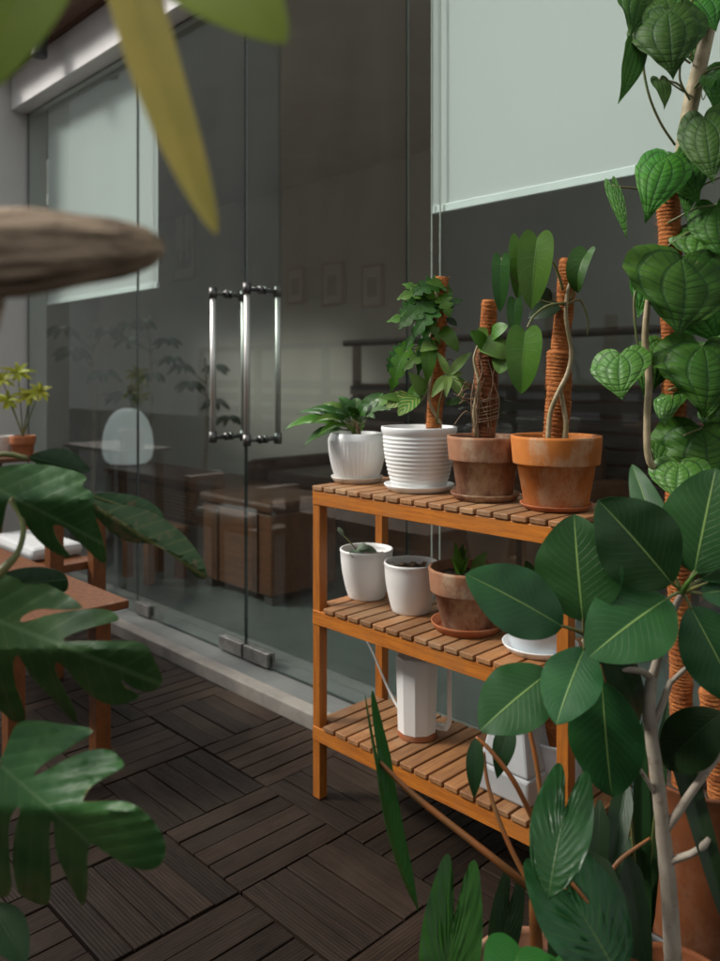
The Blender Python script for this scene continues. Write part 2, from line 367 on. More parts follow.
def leaf(parent, mat, base, tip, width, shape, hint=None, bow=.08, fold=.12, nu=8, nt=18, rip=.0, ripn=8, label=None, curl=0, name='leaf', solid=.0005, side=0):
    base, tip = Vector(base), Vector(tip); D = tip-base; L = D.length; T0 = D.normalized()
    if hint is None:
        hint = (CAM-base).normalized()*.75+UP*.5
    N = Vector(hint); N = (N-T0*N.dot(T0)).normalized(); Sd = T0.cross(N).normalized()
    ph = random.random()*6
    mid = lambda y: base+D*y+N*(bow*L*4*y*(1-y)*(1 if y > 0 else .35))+Sd*(side*L*4*y*(1-y) if y > 0 else 0)
    vs, uv = [], []
    for j in range(nt+1):
        t = round(j/nt*100)/100
        for i in range(-nu, nu+1):
            u = i/nu; x, y, h = shape(u, t)
            m = mid(y); Tn = (mid(y+.02)-mid(y-.02)).normalized(); Nn = (N-Tn*N.dot(Tn)).normalized()
            a = abs(x)*width
            z = a*fold + h*width + rip*width*math.sin(ripn*2*math.pi*y+ph+u*1.1)*abs(u)**1.5 - curl*a*a/max(width, 1e-4)
            vs.append(m+Sd*(x*width)+Nn*z); uv.append((u*.5+.5, t))
    n = 2*nu+1; fs = [(j*n+i, j*n+i+1, (j+1)*n+i+1, (j+1)*n+i) for j in range(nt) for i in range(2*nu)]
    return mk(name, vs, fs, mat, parent, smooth=True, uvs=uv, label=label, solid=solid if width > .03 else 0)
def chaikin(p, n):
    for _ in range(n):
        q = []
        for i in range(len(p)):
            a, b = p[i], p[(i+1) % len(p)]
            q += [(a[0]*.75+b[0]*.25, a[1]*.75+b[1]*.25), (a[0]*.25+b[0]*.75, a[1]*.25+b[1]*.75)]
        p = q
    return p
def inside(p, x, y):
    c = False; j = len(p)-1
    for i in range(len(p)):
        if (p[i][1] > y) != (p[j][1] > y) and x < (p[j][0]-p[i][0])*(y-p[i][1])/(p[j][1]-p[i][1])+p[i][0]: c = not c
        j = i
    return c
def cutleaf(parent, mat, poly, rib0, rib1, zf, step=5, label=None, rip=.0022):
    """broad lobed leaf: outline in the leaf's own plane, mapped onto a bent tilted surface"""
    p = chaikin(poly, 2); xs = [q[0] for q in p]; ys = [q[1] for q in p]
    pts = [Vector(q) for q in p]; ne = len(pts)
    x = min(xs)
    def dist(a, b): return min((a-q[0])**2+(b-q[1])**2 for q in p)**.5
    while x < max(xs):
        y = min(ys)
        while y < max(ys):
            jx, jy = x+random.uniform(-1, 1), y+random.uniform(-1, 1)
            if inside(p, jx, jy) and dist(jx, jy) > step*.45: pts.append(Vector((jx, jy)))
            y += step
        x += step
    r = geometry.delaunay_2d_cdt(pts, [(i, (i+1) % ne) for i in range(ne)], [], 0, 1e-4)
    V, Fc = r[0], r[2]; fs = []
    for f in Fc:
        cx = sum(V[i][0] for i in f)/len(f); cy = sum(V[i][1] for i in f)/len(f)
        if inside(p, cx, cy): fs.append(tuple(f))
    R0, R1 = Vector(rib0), Vector(rib1); D = R1-R0; L = D.length; T = D/L; Nn = Vector((-T.y, T.x))
    vs, uv, ed = [], [], []
    for q in V:
        w = Vector((q[0], q[1]))-R0; al = w.dot(T)/L; ac = w.dot(Nn)/(L*.62)
        z = zf(q[0], q[1]) + rip*math.sin((al-abs(ac)*.5)*9*2*math.pi)*min(1, abs(ac)*2) + .05*ac*ac - .02*(1-min(1, abs(ac)*8))*0
        vs.append(P(q[0], q[1], z)); uv.append((.5+ac*.5, al)); ed.append(max(0, 1-dist(q[0], q[1])/9))
    return mk('leaf', vs, fs, mat, parent, smooth=True, uvs=uv, attr=('edge', ed), label=label, solid=.0008)
# ------------------------------------------------------------------ world, camera, light
def world():
    sc = bpy.context.scene; w = bpy.data.worlds.new('World'); sc.world = w; w.use_nodes = True; t = w.node_tree
    bg = t.nodes['Background']; sk = t.nodes.new('ShaderNodeTexSky'); sk.sky_type = 'NISHITA'; sk.sun_disc = False
    sk.sun_elevation = math.radians(38.6); sk.dust_density = 4; sk.air_density = 1.2
    d = Vector((-.67, -.62, .73)).normalized()
    sk.sun_rotation = math.atan2(d.x, d.y)
    hs = t.nodes.new('ShaderNodeHueSaturation'); hs.inputs['Saturation'].default_value = .12
    t.links.new(sk.outputs[0], hs.inputs['Color']); t.links.new(hs.outputs[0], bg.inputs[0]); bg.inputs[1].default_value = .15
    l = bpy.data.lights.new('sun', 'SUN'); l.energy = 1.5; l.angle = math.radians(11); l.color = (1, .95, .87)
    o = bpy.data.objects.new('sun', l); C.objects.link(o); o.rotation_euler = (-d).to_track_quat('-Z', 'Y').to_euler()
    c = bpy.data.cameras.new('camera'); co = bpy.data.objects.new('camera', c); C.objects.link(co); sc.camera = co
    co.location = CAM; co.rotation_euler = FW.to_track_quat('-Z', 'Y').to_euler()
    c.sensor_width = 36; c.sensor_fit = 'AUTO'; c.lens = F0/961*36; c.shift_y = -(480.5-HY)/961
    c.clip_start = .02; c.clip_end = 500
    c.dof.use_dof = True; c.dof.focus_distance = 1.6; c.dof.aperture_fstop = 3.3
    sc.view_settings.view_transform = 'Standard'; sc.view_settings.look = 'None'; sc.view_settings.exposure = EXPO; sc.view_settings.gamma = 1
    sc.cycles.max_bounces = 8; sc.cycles.transparent_max_bounces = 16
EXPO = 0.85
# ------------------------------------------------------------------ setting
YG = 1.75
def setting():
    T, x0, y0 = .30, -1.643, 1.273
    ga, gb = G(), G()
    for i in range(-12, 10):
        for j in range(-10, 2):
            X, Y = x0+i*T, y0+j*T
            y1 = min(Y+T, 1.592)
            if y1-Y < .02: continue
            alongy = (i+j) % 2 != 0
            base = random.gauss(.5, .16)
            jx, jy = random.uniform(-.002, .002), random.uniform(-.002, .002)
            for k in range(5):
                tn = max(.1, min(1, base+random.gauss(0, .2))); w = T/5; zz = random.uniform(-.0015, .0015)
                if alongy: gb.box(X+k*w+.0018+jx, X+(k+1)*w-.0018+jx, Y+.0035, y1-.0035, -.02, zz, tn)
                else:
                    a, b = Y+k*w+.0018+jy, min(Y+(k+1)*w-.0018+jy, 1.592)
                    if b-a > .01: ga.box(X+.0035, X+T-.0035, a, b, -.02, zz, tn)
    n = len(ga.v)
    fs = ga.f+[tuple(i+n for i in f) for f in gb.f]
    o = mk('deck_floor', ga.v+gb.v, fs, ([M['decka'], M['deckb']], [0]*len(ga.f)+[1]*len(gb.f)), attr=('tint', ga.a+gb.a), bevel=.0015)
    structure(o)
    structure(G().box(-60, 60, -60, 60, -.3, -.021).mk('ground', M['gap']))
    structure(G().box(-4.38, 1.6, 1.60, 1.655, -.02, .03).mk('kerb', M['kerb'], bevel=.004))
    structure(G().box(-4.38, 1.6, 1.657, 1.90, -.02, .027).mk('threshold', M['threshold']))
    structure(G().box(-9, 2.4, 1.902, 4.45, -.02, .03).mk('interior_floor', M['infloor']))
    structure(G().box(-9, 2.4, 4.45, 4.6, -.02, 3.7).mk('interior_back_wall', M['inwall']))
    structure(G().box(-9.1, -9, 1.75, 4.6, -.02, 3.7).mk('interior_side_wall', M['inwall']))
    structure(G().box(2.4, 2.5, 1.5, 4.6, -.02, 3.7).mk('interior_end_wall', M['inwall']))
    g = G().box(-6.0, -1.6, 1.79, 4.6, 2.75, 2.85); g.box(-9.1, -6.001, 3.2, 4.6, 2.75, 2.85); g.box(-9.1, 2.5, 1.70, 1.785, 2.75, 3.75); g.box(2.1, 2.5, 1.79, 4.6, 3.7, 3.8); g.box(-1.7, -1.6, 1.79, 4.45, 2.851, 3.75)
    for x in (-.5, .9): g.box(x-.06, x+.06, 1.79, 4.45, 3.701, 3.8)
    structure(g.mk('ceiling_with_added_openings', M['inwall']))  # openings out of view, added to let more daylight into the room
    w = G().box(-4.75, -4.40, 1.50, 1.86, -.02, 2.745)
    tag(w.mk('wall', M['wall'], bevel=.003), 'grey plastered wall end closing off the deck left of the glass', 'wall')
    w = G().box(-9.1, -4.75, 1.6, 1.74, -.02, 2.745)
    tag(w.mk('wall', M['wall']), 'plastered wall running on beyond the wall end, out of view', 'wall')
    tag(G().box(-4.398, 2.4, 1.66, 1.79, 2.53, 2.743).mk('header_beam', M['header'], bevel=.003), 'white painted header beam above the glass front', 'beam')
    g = G()
    for k in range(2):
        g.box(-5.2, 2.5, 1.76-(k+1)*.125+.003, 1.76-k*.125, 2.746, 2.78, random.random())
    tag(g.mk('deck_ceiling', M['ceil'], bevel=.002), 'brown boarded ceiling over the deck', 'ceiling')
    tp = thing('ceiling_spotlight', 'small dark cylindrical spotlight under the brown ceiling', 'spotlight', (-3.78, 1.56, 2.746))
    G().lathe((-3.78, 1.56, 2.615), [(.035, 0), (.038, .005), (.038, .12), (.03, .125)], 24).mk('lamp_housing', M['charcoal'], tp, smooth=False)
    G().tube([(-3.78, 1.56, 2.73), (-3.78, 1.56, 2.745)], .012, 12, 0).mk('mount', M['charcoal'], tp)
    g = G().box(-3.90, -3.66, 1.54, 1.58, 2.735, 2.7455); g.mk('base_plate', M['charcoal'], tp)

def glasswall():
    top = 2.53
    def pane(name, label, cat, x0, x1, z0, parent=None, group=None):
        g = G().box(x0, x1, YG-.005, YG+.005, z0, top)
        mi = [1, 1, 0, 0, 1, 1]
        if parent is None:
            return tag(mk(name, g.v, g.f, ([M['glass'], M['glass_edge']], mi)), label, cat, group)
        return mk(name, g.v, g.f, ([M['glass'], M['glass_edge']], mi), parent)
    a, b, c, d = -4.385, -3.175, -2.376, -1.574
    pane('glass_panel', 'fixed glass panel left of the doors with a blind and egg lamp behind', 'glass panel', a, b-.004, .028, group='fixed glass panels')
    pane('glass_panel', 'long fixed glass panel behind the plant shelf, right of the doors', 'glass panel', d+.004, 1.6, .028, group='fixed glass panels')
    for (x0, x1, lab, hx, fits) in ((b, c-.003, 'left glass door, its bar handle nearer the egg lamp', c-.112, [(b+.005, b+.12), (c-.15, c-.006)]),
                              (c+.003, d, 'right glass door, next to the plant shelf', c+.100, [(c+.006, c+.15)])):
        t = thing('glass_door', lab, 'glass door', ((x0+x1)/2, YG, .032), 'double glass doors')
        pane('pane', None, None, x0, x1, .034, t)
        for yy in (YG-.07, YG+.07): G().tube([(hx, yy, .832), (hx, yy, 1.404)], .0105, 14, 0).mk('door_handle', M['steel'], t, smooth=True)
        for z in (.848, 1.388):
            s = G().tube([(hx, YG-.07, z), (hx, YG-.006, z)], .0085, 12, 0); s.tube([(hx, YG+.006, z), (hx, YG+.07, z)], .0085, 12, 0)
            s.tube([(hx, YG-.018, z), (hx, YG-.006, z)], .015, 14, 0); s.tube([(hx, YG+.006, z), (hx, YG+.018, z)], .015, 14, 0)
            for yy in (YG-.07, YG+.07): s.tube([(hx, yy, z-.02), (hx, yy, z+.02)], .0150, 14, 0)
            s.mk('handle_bracket', M['dark_steel'], t, smooth=True)
        for (p, q) in fits:
            f = G().box(p, q, YG-.019, YG-.0052, .036, .085); f.box(p, q, YG+.0052, YG+.019, .036, .085)
            f.mk('patch_fitting', M['fitting'], t, bevel=.002)
    # blinds
    def blind(x0, x1, zb, y, label):
        t = thing('roller_blind', label, 'blind', (x0, y, zb), 'white roller blinds behind the glass')
        n = 24; vs, fs = [], []
        for i in range(n+1):
            for j in (0, 1, 2, 3):
                vs.append((x0+(x1-x0)*i/n, y+.002*math.sin(i*.9)*(1-j/3), zb+(2.62-zb)*j/3))
        fs = [(i*4+j, (i+1)*4+j, (i+1)*4+j+1, i*4+j+1) for i in range(n) for j in range(3)]
        mk('fabric', vs, fs, M['fabric'], t, solid=.001)
        G().box(x0, x1, y-.007, y+.007, zb-.022, zb+.001).mk('bottom_bar', M['bar'], t, bevel=.002)
        G().tube([(x0, y+.01, 2.64), (x1, y+.01, 2.64)], .02, 20, 0).mk('roller', M['bar'], t, smooth=True)
        return t
    blind(-4.243, -3.093, 1.488, 1.80, 'pale blind behind the left glass panel and door edge')
    b = blind(-1.516, 1.0, 1.579, 1.80, 'wide pale blind above the shelf plants, right of the doors')
    c1 = G()
    c1.tube([(-1.508, 1.785, 2.6), (-1.508, 1.785, .36), (-1.492, 1.785, .345), (-1.478, 1.785, .36), (-1.474, 1.785, 2.6)], .0022, 6, 1)
    c1.mk('pull_cord', M['cord'], b)

# ------------------------------------------------------------------ pots
def potshape(kind, r, rb, h):
    t = .004
    if kind == 'terra':
        c = h*.40
        return [(rb*.97, 0), (rb, .003), (r*.86, h-c), (r*.95, h-c+.001), (r*.955, h-c+.004), (r, h-.006), (r*.995, h), (r*.93, h), (r*.90, h-.006), (r*.84, h-.03), (rb*.7, h-.032)]
    if kind == 'taper':
        out = [(rb*.96, 0), (rb, .004)]
        for k in range(1, 9):
            s = k/8; out.append((rb+(r-rb)*math.sin(s*math.pi/2)**.9, .004+(h-.012)*s))
        return out+[(r+.0015, h-.005), (r+.001, h), (r-.003, h), (r-.005, h-.01), (r*.90, h-.025), (r*.5, h-.026)]
    if kind == 'ribbed':
        out = [(rb*.96, 0), (rb, .003)]; n = 60
        for k in range(1, n):
            s = k/n; rr = rb+(r*.95-rb)*math.sin(s*math.pi/2)**.95
            out.append((rr+.0010*math.sin(s*2*math.pi*13), .003+(h-.022)*s))
        return out+[(r*.955, h-.018), (r*.99, h-.012), (r, h-.003), (r*.99, h), (r*.94, h), (r*.93, h-.02), (r*.6, h-.022)]
    if kind == 'fluted':
        out = [(rb*.95, 0), (rb, .003)]
        for k in range(1, 13):
            s = k/12; out.append((rb+(r-rb)*math.sin(s*math.pi/2)**.75, .003+(h*.82)*s))
        return out+[(r*.995, h*.87), (r*.95, h*.93), (r*.9, h*.985), (r*.88, h), (r*.84, h), (r*.83, h-.012), (r*.5, h-.014)]
def pot(parent, mat, c, kind, r, rb, h):
    mod = None
    if kind == 'fluted':
        mod = lambda an, z, i: 1-(.022*(.5+.5*math.cos(an*44))**1.5 if 1 < i < 13 else 0)
    G().lathe(c, potshape(kind, r, rb, h), 176 if kind == 'fluted' else 64, mod).mk('pot', mat, parent, smooth=True)
    rr = r*(.84 if kind != 'fluted' else .83); zz = h-(.020 if kind != 'terra' else .022)
    vs, fs = [(c[0], c[1], c[2]+zz+.006)], []
    for ring in range(1, 9):
        for k in range(28):
            an = 2*math.pi*k/28; q = rr*ring/8
            vs.append((c[0]+q*math.cos(an), c[1]+q*math.sin(an), c[2]+zz+random.uniform(0, .006)*(ring < 8)))
    for k in range(28): fs.append((0, 1+k, 1+(k+1) % 28))
    for ring in range(7):
        for k in range(28):
            a, b = 1+ring*28+k, 1+ring*28+(k+1) % 28
            fs.append((a, a+28, b+28, b))
    mk('soil', vs, fs, M['soil'], parent)
def saucer(c, r, mat, label, h=.016):
    o = G().lathe(c, [(r*.8, 0), (r*.88, .001), (r*.99, h*.8), (r, h), (r*.97, h), (r*.85, .0045), (r*.2, .004)], 56).mk('saucer', mat, None, smooth=True, loc=c)
    return tag(o, label, 'saucer', 'plant saucers')
def pole(parent, mat, a, b, r, wrap=.0075, name='coir_pole'):
    a, b = Vector(a), Vector(b); L = (b-a).length; n = max(8, int(L/wrap*6)); T = (b-a).normalized()
    A = T.cross(Vector((0, 1, 0))).normalized(); B = T.cross(A); seg = 24; vs, fs = [], []
    for i in range(n+1):
        s = i/n; d = min(s, 1-s)*L; e = 1 if d > .006 else .82+.18*d/.006
        for k in range(seg):
            an = 2*math.pi*k/seg; q = abs(math.sin(math.pi*(s*L/wrap+.5*math.sin(s*L*31)+.3*math.sin(s*L*83))+an*.5))
            rr = r*e*(.92+.065*q+random.uniform(-.035, .035))*(1+.05*math.sin(s*L*42+an)+.03*math.sin(s*L*95+2*an))
            vs.append(a+(b-a)*s+(A*math.cos(an)+B*math.sin(an))*rr)
    for i in range(n):
        for k in range(seg):
            p, q = i*seg+k, i*seg+(k+1) % seg; fs.append((p, q, q+seg, p+seg))
    fs.append(tuple(reversed(range(seg)))); fs.append(tuple(n*seg+k for k in range(seg)))
    o = mk(name, vs, fs, mat, parent, smooth=True)
    g = G()
    for _ in range(int(L*1500)):
        s = random.random(); an = random.uniform(0, 6.283); an2 = an+random.uniform(-.5, .5); q = r*.96
        p0 = a+(b-a)*s+(A*math.cos(an)+B*math.sin(an))*q; p1 = a+(b-a)*s+T*random.uniform(-.006, .006)+(A*math.cos(an2)+B*math.sin(an2))*(q+random.uniform(.001, .009))
        g.tube([p0, p1], [.0004, .0001], 3, 0, False)
    g.mk('coir_fibres', mat, o)
    return o
def stem(parent, mat, pts, rs, name='stem', label=None, seg=8):
    return G().tube(pts, rs, seg, 5).mk(name, mat, parent, smooth=True, label=label)

# ------------------------------------------------------------------ shelf
SX0, SX1, SY0, SY1 = -1.519, -.785, 1.3285, 1.583
ZS = (.796, .491, .195)
def shelf():
    t = thing('plant_shelf', 'three-tier slatted wooden shelf holding potted plants beside the glass doors', 'shelf', ((SX0+SX1)/2, (SY0+SY1)/2, 0))
    p = .026
    for x in (SX0, SX1-p):
        for y in (SY0, SY1-p):
            G().box(x, x+p, y, y+p, 0, ZS[0]-.014).mk('leg', M['post'], t, bevel=.0015)
    for li, z in enumerate(ZS):
        zb = z-.0125
        ys0, ys1 = (SY0-.003, SY1+.003)
        G().box(SX0+.001, SX1-.001, SY0-.0025, SY0+.018, zb-.036, zb-.0006).mk('front_beam', M['beam'], t, bevel=.0015)
        G().box(SX0+p+.0005, SX1-p-.0005, SY1-.021, SY1-.001, zb-.036, zb-.0006).mk('back_beam', M['beam'], t, bevel=.0015)
        for x in (SX0+.003, SX1-p+.003): G().box(x, x+.018, SY0+p+.0005, SY1-p-.0005, zb-.036, zb-.0006).mk('side_rail', M['chairwood'], t, bevel=.0015)
        n = 17; W = (SX1-SX0)/n; y0s = SY0-.006
        for k in range(n):
            a, b = SX0+k*W+.0032, SX0+(k+1)*W-.0032
            ya = y0s+random.uniform(-.001, .001); yb = SY1+.003
            if li and k in (0, n-1):      # notched round the legs
                if k == 0: a = SX0+p+.001 if False else a
            s = G()
            if li and k == 0: s.box(a, b, SY0+p+.002, SY1-p-.002, z-.012, z, .5)
            elif li and k == n-1: s.box(a, b, SY0+p+.002, SY1-p-.002, z-.012, z, .5)
            else: s.box(a, b, ya, yb, z-.012, z, .5)
            tn = random.uniform(.15, .9); s.a = [tn]*len(s.a)
            s.mk('slat', M['slat'], t, tint=True, bevel=.0022)
    # front legs stand proud of the lower frames
    return t

def top_row():
    z = ZS[0]
    def cen(px, y): q = PY(px, 400, y); return Vector((q.x, q.y, 0)), ZY(px, y)/F0
    # 1 fluted
    c, k = cen(357, 1.455); s = Vector((c.x, c.y, z+.0005))
    saucer(s, .069, M['ceram3'], 'cream saucer under the fluted white pot, leftmost on the top shelf')
    t = thing('potted_plant', 'bushy arching green plant in a squat fluted white pot', 'potted plant', s+Vector((0, 0, .005)), 'potted plants on the top shelf')
    pot(t, M['ceram'], s+Vector((0, 0, .005)), 'fluted', .077, .055, .124)
    b = s+Vector((0, 0, .125)); Z = k*F0
    tips = [(284, 430, -.03, 10), (297, 414, .02, 9), (303, 447, -.06, 8), (322, 404, .05, 9), (338, 396, .04, 8), (384, 393, .02, 11), (401, 398, -.02, 10), (392, 410, -.07, 9), (375, 419, -.1, 8), (318, 436, -.09, 7), (356, 398, .08, 8), (370, 402, .0, 8), (310, 424, -.08, 8), (345, 407, -.09, 8), (330, 422, .09, 7), (364, 414, .1, 7), (309, 409, .0, 8), (380, 404, .06, 9), (350, 414, -.05, 8), (332, 412, -.04, 8)]
    for i, (px, py, dz, w) in enumerate(tips):
        tp = P(px, py, Z+dz); m = b+(tp-b)*.25+UP*.02
        stem(t, M['stem'], [b+Vector((random.uniform(-.01, .01), random.uniform(-.01, .01), -.01)), b+(tp-b)*.12+UP*.015, m], [.002, .0018, .0015], 'leaf_stalk')
        leaf(t, M['deep'] if i % 3 else M['phil'], m, tp, w*1.7*k, shp_lance, hint=UP+(CAM-b).normalized()*.6, bow=.16, fold=.25, rip=.03, nt=14, nu=4)
    for i in range(12):
        a = random.uniform(0, 6.28); r1 = random.uniform(.02, .05)
        e = b+Vector((math.cos(a)*r1, math.sin(a)*r1, random.uniform(.012, .045)))
        leaf(t, M['dry'] if i % 2 else M['lime'], b+Vector((0, 0, -.005)), e, .012, shp_lance, bow=.2, nt=8, nu=3, label='dry brown leaf' if i % 2 else None)
    # 2 ribbed
    c, k = cen(419, 1.455); s = Vector((c.x, c.y, z+.0005))
    saucer(s, .086, M['ceram'], 'white saucer under the ribbed white pot on the top shelf')
    t = thing('potted_plant', 'climbing plant with lobed leaves on a coir pole in a white ribbed pot', 'potted plant', s+Vector((0, 0, .005)), 'potted plants on the top shelf')
    pot(t, M['ceram'], s+Vector((0, 0, .005)), 'ribbed', .093, .066, .150)
    Z = k*F0
    pole(t, M['coir'], P(434, 430, Z), P(441, 277, Z), .0195)
    stem(t, M['palestem'], [P(441, 424, Z-.02), P(429, 400, Z-.02), P(432, 370, Z-.028), P(428, 345, Z-.02), P(438, 315, Z-.024), P(436, 290, Z-.02)], [.0035]*6)
    for (bx, by, tx, ty, w, sh, m, dz) in [(440, 284, 412, 296, 26, shp_split, 'deep', -.03), (436, 300, 398, 330, 30, shp_split, 'deep', -.04), (440, 292, 396, 300, 24, shp_split, 'phil', -.02), (437, 306, 414, 338, 26, shp_split, 'deep', -.06), (441, 296, 450, 318, 20, shp_split, 'phil', -.05), (436, 310, 404, 352, 16, shp_split, 'deep', -.03), (444, 286, 425, 283, 12, shp_lance, 'phil', -.04),
                                      (428, 332, 418, 376, 16, shp_split, 'deep', -.03), (405, 352, 391, 392, 22, shp_split, 'phil', -.02), (412, 395, 386, 408, 18, shp_oval, 'varieg', -.03), (420, 396, 398, 416, 17, shp_oval, 'varieg', -.05), (426, 385, 406, 402, 16, shp_lance, 'phil', -.02), (431, 338, 427, 385, 16, shp_lance, 'phil', -.05), (400, 350, 388, 372, 18, shp_split, 'deep', .0), (420, 300, 400, 318, 26, shp_split, 'deep', .0), (428, 318, 440, 345, 14, shp_split, 'phil', -.05)]:
        a, e = P(bx, by, Z+dz*.4), P(tx, ty, Z+dz)
        leaf(t, M[m], a, e, w*k, sh, bow=.14, fold=.1, rip=.02, nt=24 if sh is shp_split else 12, nu=6)
        stem(t, M['stem'], [P(436, (by+330)/2, Z), a], [.0016, .0014], 'leaf_stalk')
    for (bx, by, tx, ty, w, sh, m, dz) in [(432, 320, 386, 322, 22, shp_split, 'phil', -.02), (430, 350, 403, 372, 20, shp_split, 'phil', -.04), (440, 310, 462, 300, 20, shp_split, 'deep', -.02), (442, 330, 458, 352, 16, shp_long, 'phil', -.06), (432, 300, 402, 284, 20, shp_split, 'phil', .0), (424, 395, 408, 372, 16, shp_lance, 'lime', -.04), (436, 345, 420, 352, 16, shp_lance, 'lime', -.06), (446, 380, 470, 388, 12, shp_lance, 'phil', -.02), (420, 404, 376, 398, 13, shp_lance, 'phil', -.02), (446, 404, 466, 402, 10, shp_lance, 'deep', -.03)]:
        a, e = P(bx, by, Z+dz*.4), P(tx, ty, Z+dz)
        leaf(t, M[m], a, e, w*k, sh, bow=.14, fold=.1, rip=.02, nt=24 if sh is shp_split else 12, nu=6)
        stem(t, M['stem'], [P(438, (by+340)/2, Z), a], [.0016, .0014], 'leaf_stalk')
    # palmate lime leaf
    hub = P(449, 376, Z-.07)
    stem(t, M['stem'], [P(437, 424, Z-.02), P(440, 400, Z-.05), hub], [.0028, .002, .0018], 'leaf_stalk')
    for (tx, ty, dz, w) in [(472, 352, -.03, 10), (463, 399, -.1, 11), (431, 398, -.09, 12), (437, 352, -.05, 8), (446, 398, -.12, 8), (463, 374, -.06, 8)]:
        leaf(t, M['lime'], hub, P(tx, ty, Z+dz), w*k, shp_lance, bow=.1, fold=.2, nt=12, nu=4)
    for (tx, ty) in [(461, 331), (463, 345), (455, 362), (452, 325)]:
        stem(t, M['root'], [P(443, ty+4, Z), P((443+tx)/2, ty-3, Z-.01), P(tx, ty, Z-.01)], [.002, .0016, .001], 'root')
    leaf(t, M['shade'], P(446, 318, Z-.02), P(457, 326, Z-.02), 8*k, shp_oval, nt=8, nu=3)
    # 3 aged terracotta
    c, k = cen(485, 1.455); s = Vector((c.x, c.y, z+.0005))
    saucer(s, .078, M['terra2'], 'brown clay saucer under the dull brown pot with the rooty pole')
    t = thing('potted_plant', 'dull brown terracotta pot with a short pole wrapped in dry roots', 'potted plant', s+Vector((0, 0, .005)), 'potted plants on the top shelf')
    pot(t, M['terra2'], s+Vector((0, 0, .005)), 'terra', .086, .062, .138); Z = k*F0
    pole(t, M['coird'], P(484, 438, Z), P(487, 350, Z), .027, .009); pole(t, M['coir'], P(487, 352, Z), P(489, 300, Z), .0185, .008)
    for i in range(10):
        x0 = random.uniform(474, 498); y0 = random.uniform(345, 400)
        stem(t, M['root'], [P(x0, y0, Z-.026), P(x0+random.uniform(-6, 6), y0+20, Z-.03), P(x0+random.uniform(-5, 5), y0+42, Z-.03), P(x0+random.uniform(-4, 4), 440, Z-.02)], [.0012, .0012, .001, .001], 'root')
    for i in range(7):
        y0 = random.uniform(395, 428)
        stem(t, M['root'], [P(472, y0, Z), P(478, y0+3, Z-.025), P(490, y0+1, Z-.032), P(499, y0-2, Z-.005)], .0011, 'root')
    for i in range(9):
        x0 = 476; y0 = random.uniform(380, 425)
        stem(t, M['root'], [P(x0, y0, Z), P(x0-10, y0-6+random.uniform(-6, 6), Z-.01), P(x0-random.uniform(14, 24), y0+random.uniform(-12, 10), Z-.02)], [.0018, .0014, .0008], 'root')
    stem(t, M['palestem'], [P(476, 436, Z-.02), P(474, 410, Z-.02), P(479, 385, Z-.028), P(474, 360, Z-.02), P(478, 345, Z-.02)], [.0045, .004, .004, .003, .002])
    leaf(t, M['lime'], P(505, 352, Z-.03), P(499, 374, Z-.06), 22*k, shp_long, nt=12); leaf(t, M['phil'], P(484, 345, Z-.03), P(470, 332, Z-.05), 18*k, shp_long, nt=12)
    leaf(t, M['lime'], P(486, 343, Z-.03), P(509, 358, Z-.05), 26*k, shp_long, nt=12, bow=.12); leaf(t, M['lime'], P(487, 338, Z-.02), P(478, 328, Z-.03), 12*k, shp_oval, nt=8, nu=4)
    leaf(t, M['phil'], P(492, 335, Z-.02), P(508, 326, Z-.05), 18*k, shp_long, nt=12)
    # 4 orange terracotta
    c, k = cen(556, 1.455); s = Vector((c.x, c.y, z+.0005))
    saucer(s, .075, M['terra3'], 'low clay saucer under the bright orange pot, rightmost on the top shelf', .012)
    t = thing('potted_plant', 'bright orange terracotta pot with heart-leaved climber on a tall coir pole', 'potted plant', s+Vector((0, 0, .005)), 'potted plants on the top shelf')
    pot(t, M['terra'], s+Vector((0, 0, .005)), 'terra', .094, .066, .148); Z = k*F0
    pole(t, M['coir'], P(556, 444, Z), P(560, 350, Z), .027, .0085); pole(t, M['coir'], P(560, 352, Z), P(569, 259, Z), .0195, .008)
    stem(t, M['palestem'], [P(548, 443, Z-.03), P(550, 415, Z-.03), P(557, 395, Z-.035), P(568, 372, Z-.03), P(571, 350, Z-.028), P(566, 318, Z-.03), P(568, 290, Z-.028), P(576, 268, Z-.02)], [.0055, .0055, .005, .005, .0045, .0045, .004, .003])
    stem(t, M['palestem'], [P(564, 443, Z-.03), P(566, 425, Z-.035), P(563, 404, Z-.03), P(560, 385, Z-.03)], [.0065, .0055, .005, .003])
    stem(t, M['stem'], [P(563, 290, Z-.03), P(556, 268, Z-.04), P(547, 252, Z-.05), P(539, 237, Z-.06)], [.003, .003, .0025, .002], 'leaf_stalk')
    stem(t, M['stem'], [P(566, 303, Z-.03), P(548, 306, Z-.05), P(534, 316, Z-.06), P(527, 328, Z-.07)], [.003, .003, .0025, .002], 'leaf_stalk')
    stem(t, M['stem'], [P(566, 305, Z-.03), P(540, 300, Z-.02), P(515, 280, Z-.02), P(501, 258, Z-.02)], [.0025, .002, .002, .002], 'leaf_stalk')
    stem(t, M['shade'] if False else M['stem'], [P(566, 305, Z-.03), P(580, 300, Z-.03), P(588, 320, Z-.03), P(587, 336, Z-.03)], [.003, .0025, .002, .0015], 'root')
    leaf(t, M['phil'], P(537, 238, Z-.06), P(531, 309, Z-.08), 34*k, shp_long, bow=.05, fold=.22, nt=20)
    leaf(t, M['phil'], P(519, 240, Z-.0), P(518, 300, Z-.02), 20*k, shp_long, bow=.05, fold=.2, nt=16)
    leaf(t, M['phil'], P(525, 332, Z-.07), P(521, 394, Z-.09), 34*k, shp_long, bow=.05, fold=.22, nt=20)
    leaf(t, M['deep'], P(501, 258, Z-.02), P(500, 312, Z-.03), 18*k, shp_long, bow=.05, nt=16)
